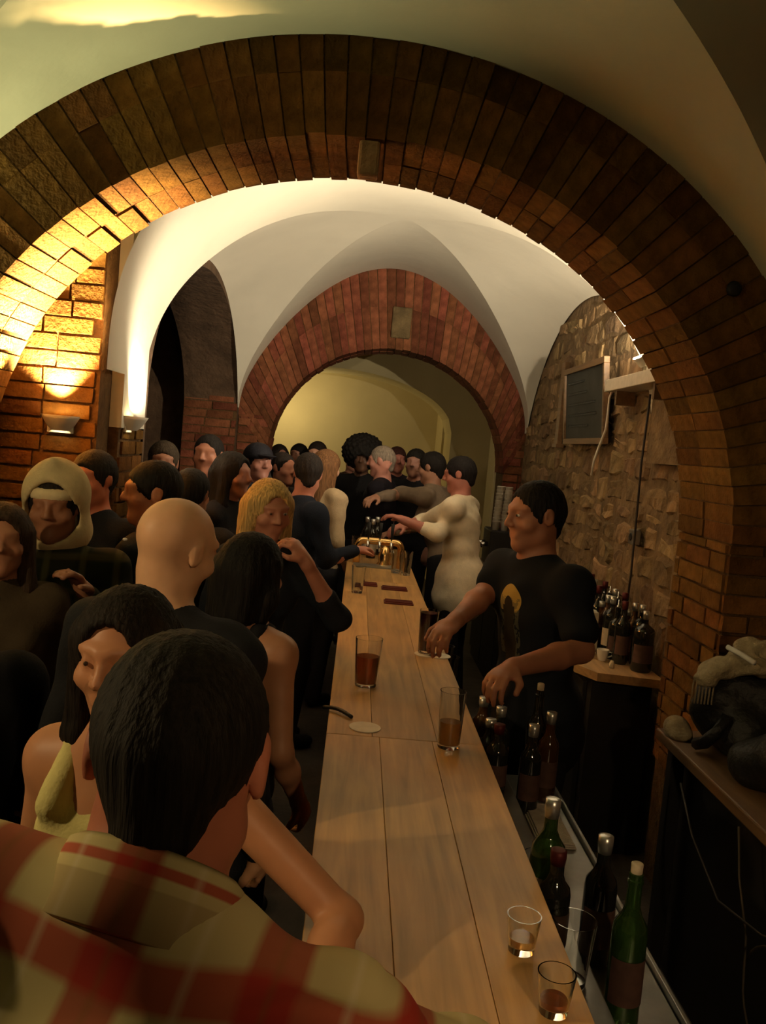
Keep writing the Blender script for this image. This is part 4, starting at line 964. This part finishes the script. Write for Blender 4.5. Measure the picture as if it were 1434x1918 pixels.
# row of glasses and bottles on the rail and worktop
for (px, py, lb) in ((1076,1722,'big empty tumbler on the steel rail beside the shot glasses'),(1012,1604,'empty tumbler on the steel rail next to a corked green bottle')):
    p = atz(px, py, 1.005); tumbler(lb, (max(p.x,.475), p.y, .8805), .033, .043, .125, None, name='empty_glass')
PL = [(.475,atz(1076,1722,1.005).y,.045),(.475,atz(1012,1604,1.005).y,.045)]
def free_spot(x, y, r, lo=.464, hi=.505, lo2=.598, hi2=.676):
    x = min(max(x,lo),hi) if x < .55 else min(max(x,lo2),hi2)
    while any((x-a)**2+(y-b_)**2 < (r+c_+.004)**2 for a,b_,c_ in PL): y -= .01
    PL.append((x,y,r)); return x, y
def bot_top(px, py, ztop, zbase, label, **k):
    p = atz(px, py, ztop); x, y = free_spot(p.x if zbase < .85 else min(p.x,.5), p.y, k.get('r',.037)); bottle(label, (x, y, zbase), h=ztop-zbase, **k)
bot_top(1015,1482,1.17,.8805,'green wine bottle with a pale cap on the rail', mat='greenglass', cap='foil', lab='label')
bot_top(1160,1632,1.10,.8005,'dark green bottle with a cream stopper on the steel top', mat='greenglass', cap='cork', lab='label_dk', r=.034)
bot_top(1130,1566,1.08,.8005,'blue-black bottle with a shiny cap on the steel top', mat='darkglass', cap='foil', lab='label_dk', r=.035)
bot_top(962,1514,1.10,.8805,'short dark bottle with a dull capsule close against the bar', mat='darkglass', cap='foil_r', lab='label_dk', r=.032)
for i, (px, py, zt, m, cp, lb) in enumerate(((1012,1292,1.13,'darkglass','cork','dark bottle with a tall pale cork by the bartender'),(958,1326,1.10,'darkglass','foil','black bottle with silver capsule among the rail bottles'),
   (1034,1326,1.08,'brownglass','foil','brown bottle with silver capsule at the worktop lip'),(1000,1358,1.07,'darkglass','foil','shorter black bottle before the tall corked one'),
   (905,1306,1.10,'brownglass','foil','brown bottle beside the bartender\'s hand'),(878,1322,1.08,'darkglass','foil','black bottle wedged against the bar edge'),(930,1345,1.09,'darkglass','foil_r','black bottle with a dark red capsule on the rail'))):
    p = atz(px, py, zt); zb = .8805 if p.x < .55 else .8005; x = p.x
    x, y = free_spot(x, min(p.y,2.80), .033)
    bottle(lb, (x, y, zb), h=zt-zb, mat=m, cap=cp, lab='label_dk', r=.033)
# towel and tray on the steel top
p = Vector((.645,2.46,.8)); t = empty('bar_towel', p); tag(t, 'folded grey bar towel lying on the steel top', 'towel')
for k in range(3): MB().box(p+Vector((-.055+k*.004,-.14,.001+k*.006)), p+Vector((.05-k*.003,.14-k*.006,.006+k*.006)), bev=.002).build('fold', MT['towel'], t, origin=p)
# washing-up glasses held low by the bartender
for i, (px, py, z) in enumerate(((838,1165,1.0),(845,1180,1.0),(852,1197,1.0),(860,1216,1.0),(870,1236,1.0))):
    p = atz(px, py, z); x = .458; zb = .8805
    tumbler('clean tumbler on the rail under the bartender\'s hands', (x, p.y, zb), .03, .038, .13, None, group='clean tumblers under the bartender\'s hands', name='empty_glass')

# bottles on the back counter
random.seed(21)
spots = []
for r_i in range(13):
    for c_i, x in enumerate((1.455,1.37,1.285,1.20)):
        y = 4.21+.095*r_i+random.uniform(-.006,.006)
        if (c_i == 2 and y < 4.62) or (c_i == 3 and y < 5.0): continue
        spots.append((x+random.uniform(-.006,.006), y))
kinds = [('spirit','darkglass','label','foil',.30,.040,'squat dark spirit bottle with a pale label on the back counter'),('wine','darkglass','label_dk','foil_r',.31,.037,'dark wine bottle with red capsule on the back counter'),
         ('wine','brownglass','label_dk','foil',.29,.037,'brown wine bottle with silver capsule on the back counter'),('spirit','darkglass','label_dk','chrome',.26,.038,'black spirit bottle with a metal pourer on the back counter'),
         ('beer','brownglass','label','foil',.24,.031,'small brown beer bottle on the back counter')]
for i, (x, y) in enumerate(spots):
    k = kinds[i % 5]; bottle(k[6], (x,y,.9005), k[0], k[1], k[2], k[3], k[4], k[5], group=['dark spirit bottles','red capsule wine bottles','silver capsule wine bottles','pourer bottles','small beer bottles'][i%5]+' on the back counter', rz=random.uniform(-.6,.6))
bottle('large black bottle with silver capsule at the pier end of the back counter', (1.435,4.085,.9005), 'spirit', 'darkglass', 'label_dk', 'foil', .29, .05)
p = Vector((1.255,4.46,.9005))
for k, (dx, dy, w_, d_, h_, lb) in enumerate(((0,0,.10,.14,.11,'cream cardboard box under a second box on the back counter'),(0.004,.01,.09,.12,.10,'cream cardboard box stacked on another box'))):
    c = p+Vector((dx,dy,.1105*k)); t = empty('carton', c); tag(t, lb, 'box')
    MB().box(c+Vector((-w_/2,-d_/2,0)), c+Vector((w_/2,d_/2,h_-.002)), bev=.002).build('body', MT['label'], t, origin=c)
    MB().box(c+Vector((-w_/2-.001,-.012,h_-.0022)), c+Vector((w_/2+.001,.012,h_-.0004))).build('tape', MT['card'], t, origin=c)
for k, (x, y) in enumerate(((1.225,4.29),(1.295,4.25),(1.205,4.36))):
    c = Vector((x,y,.9005)); t = empty('cup', c); tag(t, 'small white cup before the cream boxes on the back counter', 'cup', 'white cups before the cream boxes')
    auto_smooth(MB().lathe([(0,0),(.02,0),(.022,.004),(.032,.055),(.030,.055),(.020,.006),(0,.006)], c, 18).build('bowl', MT['white'], t, True, origin=c), 50)
    MB().tube([c+Vector((.028,0,.044)),c+Vector((.045,0,.042)),c+Vector((.047,0,.025)),c+Vector((.026,0,.016))], .004, 6).build('handle', MT['white'], t, True, origin=c)
c = Vector((1.30,4.10,.9005)); o = MB().lathe([(0,0),(.012,0),(.013,.02),(.008,.035),(0,.036)], c, 12).build('stopper', MT['cork'], None, True, origin=c); tag(o, 'loose cork standing on the end of the back counter', 'cork')
# coffee machine with cup stacks
c = Vector((1.32,7.55,.9005)); t = empty('coffee_machine', c); tag(t, 'dark boxy coffee machine on the far part of the back counter', 'machine')
MB().box(c+Vector((-.15,-.2,.02)), c+Vector((.15,.2,.33)), bev=.012).build('body', MT['blackpaint'], t, origin=c)
MB().box(c+Vector((-.17,-.19,.0)), c+Vector((.15,.19,.02)), bev=.004).build('drip_tray', MT['steel'], t, origin=c)
for k in (-1,1): MB().tube([c+Vector((-.15,.08*k,.2)), c+Vector((-.2,.08*k,.2)), c+Vector((-.21,.08*k,.17))], .02, 10).build('group_head', MT['chrome'], t, True, origin=c)
for k, (dx, dy) in enumerate(((-.1,-.12),(-.03,-.13),(-.08,-.03))):
    b0 = c+Vector((dx,dy,.3305)); t = empty('cup_stack', b0); tag(t, 'tall leaning stack of white paper cups on the coffee machine', 'cup stack', 'paper cup stacks on the coffee machine')
    for q in range(11):
        z = q*.03; MB().lathe([(.026,0),(.034,.075),(.036,.076),(.033,.078),(.025,.004)], b0+Vector((.004*q*.3,0,z)), 14).build('paper_cup', MT['white'], t, True, origin=b0)
for k in range(9):
    x = 1.18+.09*(k%3); y = 6.35+.11*(k//3)+.02*(k%2)
    tumbler('upturned clean tumbler drying on the far part of the back counter', (x,y,.9005), .03, .036, .12, None, group='tumblers drying on the back counter', name='empty_glass')

# ------------------------------------------------------------------ taps and the far end of the bar
c = Vector((.19,5.95,BT)); t = empty('tap_tower', c); tag(t, 'polished brass beer tap tower standing across the bar', 'tap')
arc = [c+Vector((-.15,0,0)), c+Vector((-.15,0,.12))]+[c+Vector((-.15+.04*(1-math.cos(a)), 0, .12+.04*math.sin(a))) for a in np.linspace(0,math.pi/2,6)]
arc += [c+Vector((.11+.04*math.sin(a), 0, .12+.04*math.cos(a))) for a in np.linspace(0,math.pi/2,6)]+[c+Vector((.15,0,0))]
MB().tube(arc, .024, 14).build('column', MT['brass'], t, True, origin=c)
MB().lathe([(0,0),(.055,0),(.055,.012),(.04,.03),(.045,.07),(.03,.12),(.012,.14),(0,.142)], c+Vector((.04,-.07,0)), 18).build('dome', MT['brass'], t, True, origin=c)
for x in (-.08,0,.08):
    o = MB().tube([c+Vector((x,-.02,.16)), c+Vector((x,-.075,.155)), c+Vector((x,-.085,.10))], [.012,.011,.008], 10).build('spout', MT['chrome'], t, True, origin=c)
    h = MB().tube([c+Vector((x,-.02,.18)), c+Vector((x,-.03,.22)), c+Vector((x,-.035,.29))], [.006,.010,.013], 10).build('handle', MT['blackpaint'], None, True, origin=c); h.parent = o; h.location = (0,0,0)
MB().box(c+Vector((-.17,-.2,0)), c+Vector((.17,-.09,.015)), bev=.003).build('drip_tray', MT['steel'], t, origin=c)
random.seed(5)
sp2 = []
for k in range(70):
    x = random.uniform(.03,.27); y = random.uniform(6.15,6.6)
    if not (x > .19 and y < 6.4) and all((x-a)**2+(y-b_)**2 >.088**2 for a,b_ in sp2): sp2.append((x,y))
for i, (x,y) in enumerate(sp2[:20]):
    if i % 3 == 0: bottle('dark bottle among glasses behind the brass taps', (x,y,BT+.0005), 'wine', 'darkglass', 'label', 'foil', .28, .035, group='bottles behind the taps')
    elif i % 3 == 1: tumbler('amber drink among the bottles behind the brass taps', (x,y,BT+.0005), .03, .037, .13, 'amber', .7, group='amber drinks behind the taps', name='beer_glass')
    else: tumbler('empty glass among the bottles behind the brass taps', (x,y,BT+.0005), .03, .038, .14, None, group='empty glasses behind the taps', name='empty_glass')
for k, (x, y) in enumerate(((.36,5.55),(.30,5.62),(.37,5.68))):
    tumbler('empty glass in front of the brass taps at the bartender side', (x,y,BT+.0005), .03, .038, .14, None, group='empty glasses before the taps', name='empty_glass')
# tall side table with bowls
c = Vector((-.40,6.98,0)); t = empty('bar_table', c); tag(t, 'small round wooden standing table between the customers', 'table')
MB().lathe([(0,1.10),(.18,1.10),(.185,1.115),(.18,1.13),(0,1.13)], c, 24).build('top', MT['countwood'], t, origin=c)
MB().tube([c+Vector((0,0,.03)), c+Vector((0,0,1.10))], .035, 12).build('column', MT['blackpaint'], t, origin=c)
MB().lathe([(0,0),(.16,0),(.16,.015),(.04,.035),(0,.035)], c, 20).build('foot', MT['blackpaint'], t, origin=c)
for x, r, lb in ((-.08,.05,'small white bowl at the rim of the standing table'),(.06,.075,'larger white bowl on the standing table')):
    q = c+Vector((x,-.06,1.1305)); o = auto_smooth(MB().lathe([(0,0),(r*.5,0),(r*.85,.025),(r,.06),(r-.004,.06),(r*.8,.028),(0,.008)], q, 20).build('bowl', MT['white'], None, True, origin=q), 50); tag(o, lb, 'bowl')

# ------------------------------------------------------------------ right wall: ledge with lamp, blackboard, cables
c = Vector((XR2-.045,4.7,2.30)); t = empty('wall_shelf', c); tag(t, 'pale wooden ledge holding a lamp on the stone wall', 'shelf')
MB().box((XR2-.14,4.2,2.30), (XR2+.0,5.16,2.37), bev=.004).build('board', MT['card'], t, origin=c)
for y in (4.35,5.0): MB().box((XR2-.11,y,2.22), (XR2+.0,y+.03,2.30)).build('bracket', MT['sidewood'], t, origin=c)
c = Vector((XR2-.085,4.62,2.3705)); t = empty('clip_lamp', c); tag(t, 'small glaring lamp standing on the wall ledge', 'lamp')
MB().lathe([(0,0),(.032,0),(.032,.008),(.008,.014),(.007,.04),(0,.04)], c, 16).build('base', MT['lamp_white'], t, True, origin=c)
rl = Matrix.Rotation(R_(-28), 3, 'Y') @ Matrix.Rotation(R_(8), 3, 'X')
MB().lathe([(.010,.03),(.034,.085),(.036,.085),(.014,.028)], c+Vector((0,0,.01)), 16, rl).build('shade', MT['lamp_white'], t, True, origin=c)
MB().lathe([(0,.035),(.010,.04),(.014,.055),(.008,.072),(0,.075)], c+Vector((0,0,.01)), 12, rl).build('bulb', MT['bulb'], t, True, origin=c)
light('bulb_light', 'SPOT', c+Vector((0,0,.01))+rl@Vector((0,0,.088)), 270, WARM, .012, t, spot_size=R_(140), spot_blend=.8, rotation_euler=(-Vector((-.72,.78,.42))).to_track_quat('Z','Y').to_euler())
c = Vector((XR2-.02,5.88,2.0)); t = empty('blackboard', c); tag(t, 'framed blackboard with faint chalk writing leaning on the stone wall', 'blackboard')
rb = Matrix.Rotation(R_(-5), 3, 'Y')
def bb(lo, hi, name, mat): 
    m = MB().box(Vector(lo), Vector(hi), bev=.003); m.v = [c + rb @ v for v in m.v]; return m.build(name, mat, t, origin=c)
bb((-.03,-.50,.04),(-.015,.50,.50),'slate',MT['slate'])
for lo, hi in (((-.045,-.53,0),(-.008,.53,.04)),((-.045,-.53,.50),(-.008,.53,.54)),((-.045,-.53,.04),(-.008,-.50,.50)),((-.045,.50,.04),(-.008,.53,.50))): bb(lo, hi, 'frame', MT['sidewood'])
for k in range(5):
    L_ = random.uniform(.4,.8); bb((-.0312,.42-L_,.42-k*.075),(-.0302,.42,.435-k*.075),'chalk_line',MT['chalk'])
bs = empty('wall_batten', (XR2,6.7,1.95)); tag(bs, 'slim wooden batten standing beside the blackboard', 'batten')
MB().box((XR2-.06,6.62,2.0),(XR2-.02,6.72,2.62),bev=.004).build('strip', MT['sidewood'], bs, origin=(XR2,6.7,1.95)); MB().box((XR2-.07,6.60,1.97),(XR2-.01,6.74,2.0),bev=.003).build('shoe', MT['sidewood'], bs, origin=(XR2,6.7,1.95))
xw = XR2-.06
pts = [at(1165,712,5.05)]+[at(px,py,Y) for px,py,Y in ((1150,722,5.1),(1141,745,5.12),(1138,775,5.12),(1134,805,5.14),(1122,835,5.2),(1112,862,5.22),(1107,890,5.24))]
pts = [Vector((min(p.x, XR2-.05), p.y, p.z)) for p in pts]
o = MB().tube(pts, .007, 8).build('lamp_cable', MT['cable_w'], None, True, origin=pts[0]); tag(o, 'white lamp cable drooping from the wall ledge', 'cable')
o = MB().tube([(xw,4.56,2.26),(xw-.005,4.565,1.9),(xw,4.56,1.6),(xw+.004,4.56,1.3),(xw,4.56,1.12)], .006, 8).build('hanging_cord', MT['cable_b'], None, True, origin=(xw,4.56,1.12)); tag(o, 'thin dark cord hanging straight down the stone wall', 'cord')
c = Vector((xw+.02,4.62,1.50)); t = empty('wall_socket', c); tag(t, 'small grey socket box beside the hanging cord', 'socket')
MB().box(c+Vector((-.02,-.04,-.04)), c+Vector((.02,.04,.04)), bev=.004).build('box', MT['steel'], t, origin=c); MB().lathe([(0,0),(.022,0),(.02,.004),(0,.004)], c+Vector((-.02,0,0)), 14, Matrix.Rotation(R_(-90),3,'Y')).build('insert', MT['blackpaint'], t, origin=c)

# ------------------------------------------------------------------ side counter clutter
def lump(name, label, cat, mat, prims, vox=.012, folds=.006, fr=30, base=None, parts=None):
    S = SDF(vox)
    for a in prims: S.ell(a[0], a[1], rotm(*a[2]) if len(a) > 2 else None, .04)
    V, Q = S.mesh(); N = vnormals(V, Q)
    V = V + N*(folds*(np.sin(V[:,0]*fr+np.sin(V[:,2]*fr*.7)*2)*np.sin(V[:,1]*fr*.8+V[:,2]*fr*.5)+.5*np.sin(V[:,2]*fr*1.7+V[:,0]*fr)))[:,None]
    V[:,2] = np.maximum(V[:,2], .9005); V[:,0] = np.minimum(V[:,0], 1.825)
    b0 = base or (float(V[:,0].mean()), float(V[:,1].mean()), .9005); t = empty(name, b0); tag(t, label, cat)
    np_mesh('cloth', V, Q, mat, t, b0); return t
t = lump('coat', 'crumpled black leather jacket heaped high on the side counter', 'coat', MT['leather'], [((1.46,3.02,1.05),(.21,.13,.17),(10,0,0)),((1.60,2.98,1.10),(.16,.15,.15),(30,10,0)),((1.42,2.93,.98),(.10,.12,.1),(-15,0,0))])
MB().tube([(1.33,2.88,1.05),(1.29,2.86,1.0),(1.27,2.90,.95),(1.27,2.96,.925)], .022, 8).build('sleeve_cuff', MT['leather'], t, True, origin=t.location)
t = lump('handbag', 'dark slouching handbag lying before the leather jacket', 'bag', MT['leather'], [((1.48,2.58,1.0),(.20,.16,.12),(20,0,8)),((1.36,2.66,.97),(.11,.11,.08))], folds=.004)
MB().tube([(1.38,2.58,1.06),(1.34,2.55,1.12),(1.40,2.52,1.17),(1.50,2.52,1.15),(1.53,2.54,1.08)], .010, 8).build('handle', MT['leather'], t, True, origin=t.location)
S = SDF(.009)
for a in [((1.38,2.95,1.235),(.14,.05,.038),(20,0,-22)),((1.46,2.96,1.27),(.09,.05,.04),(-15,0,10)),((1.28,2.95,1.18),(.07,.045,.03),(40,0,-30)),((1.42,2.90,1.23),(.06,.05,.035),(0,0,0))]: S.ell(a[0], a[1], rotm(*a[2]), .03)
V, Q = S.mesh(); N = vnormals(V, Q); V = V+N*(.007*np.sin(V[:,0]*70+np.sin(V[:,2]*60)*2)*np.sin(V[:,1]*60+V[:,2]*40))[:,None]
t = empty('scarf', (1.38,2.95,1.22)); tag(t, 'crumpled beige knitted scarf thrown over the leather jacket', 'scarf'); np_mesh('cloth', V, Q, MT['scarf'], t, (1.38,2.95,1.22))
for k in range(7): MB().tube([(1.22+.012*k,2.93,1.16),(1.215+.012*k,2.92,1.12),(1.212+.012*k,2.915,1.08)], .003, 5).build('fringe', MT['scarf'], t, True, origin=(1.38,2.95,1.22))
pr_ = [at(1362,1212,2.92), at(1388,1226,2.86), at(1413,1242,2.80)]
o = MB().tube(pr_, .009, 8).build('paper_roll', MT['paper'], None, True, origin=pr_[1]); tag(o, 'thin roll of white paper poking out of the scarf', 'paper')
lump('cap', 'small beige cloth cap left at the corner of the side counter', 'cap', MT['scarf'], [((1.26,3.13,.93),(.045,.05,.04)),((1.26,3.09,.91),(.045,.05,.02))], folds=.002, vox=.008)
o = MB().tube([(1.205,2.9,.80),(1.18,2.7,.70),(1.17,2.45,.62),(1.18,2.2,.66),(1.19,2.0,.74),(1.2,1.85,.84)], .004, 8).build('power_cable', MT['cable_b'], None, True, origin=(1.2,1.85,.84)); tag(o, 'black power cable sagging along the side counter front', 'cable')
lp = [Vector((1.17, 2.05+.20*math.cos(a), .52+.16*math.sin(a))) for a in np.linspace(.3,6.0,26)]+[Vector((1.19,2.3,.6)),Vector((1.2,2.4,.72)),Vector((1.205,2.45,.85))]
o = MB().tube(lp, .0035, 8).build('coiled_cable', MT['cable_br'], None, True, origin=lp[-1]); tag(o, 'loop of thin cable hanging below the side counter', 'cable')
# plaster patches and hole on the large arch, bracket pieces
def arch_bit(name, mat, lo, hi, root): 
    c = (Vector(lo)+Vector(hi))/2; o = MB().box(Vector(lo), Vector(hi), bev=.012).build(name, mat, None, origin=c); o.parent = root; o.location = c - Vector(root.location); return o
q = at(690,300,3.34); arch_bit('keystone', MT['stone'], (q.x-.04,3.325,q.z-.06), (q.x+.04,3.40,q.z+.07), arch1)
q = at(752,600,8.3); arch_bit('keystone', MT['stone'], (q.x-.09,8.27,q.z-.17), (q.x+.09,8.36,q.z+.12), arch2)
q = at(1372,542,3.335); m = MB().lathe([(0,0),(.026,0),(.03,.012),(.022,.02),(0,.02)], q, 16, Matrix.Rotation(R_(90),3,'X')); o = m.build('vent_cap', MT['blackpaint'], None, True, origin=q); o.parent = arch1; o.location = q - Vector(arch1.location)
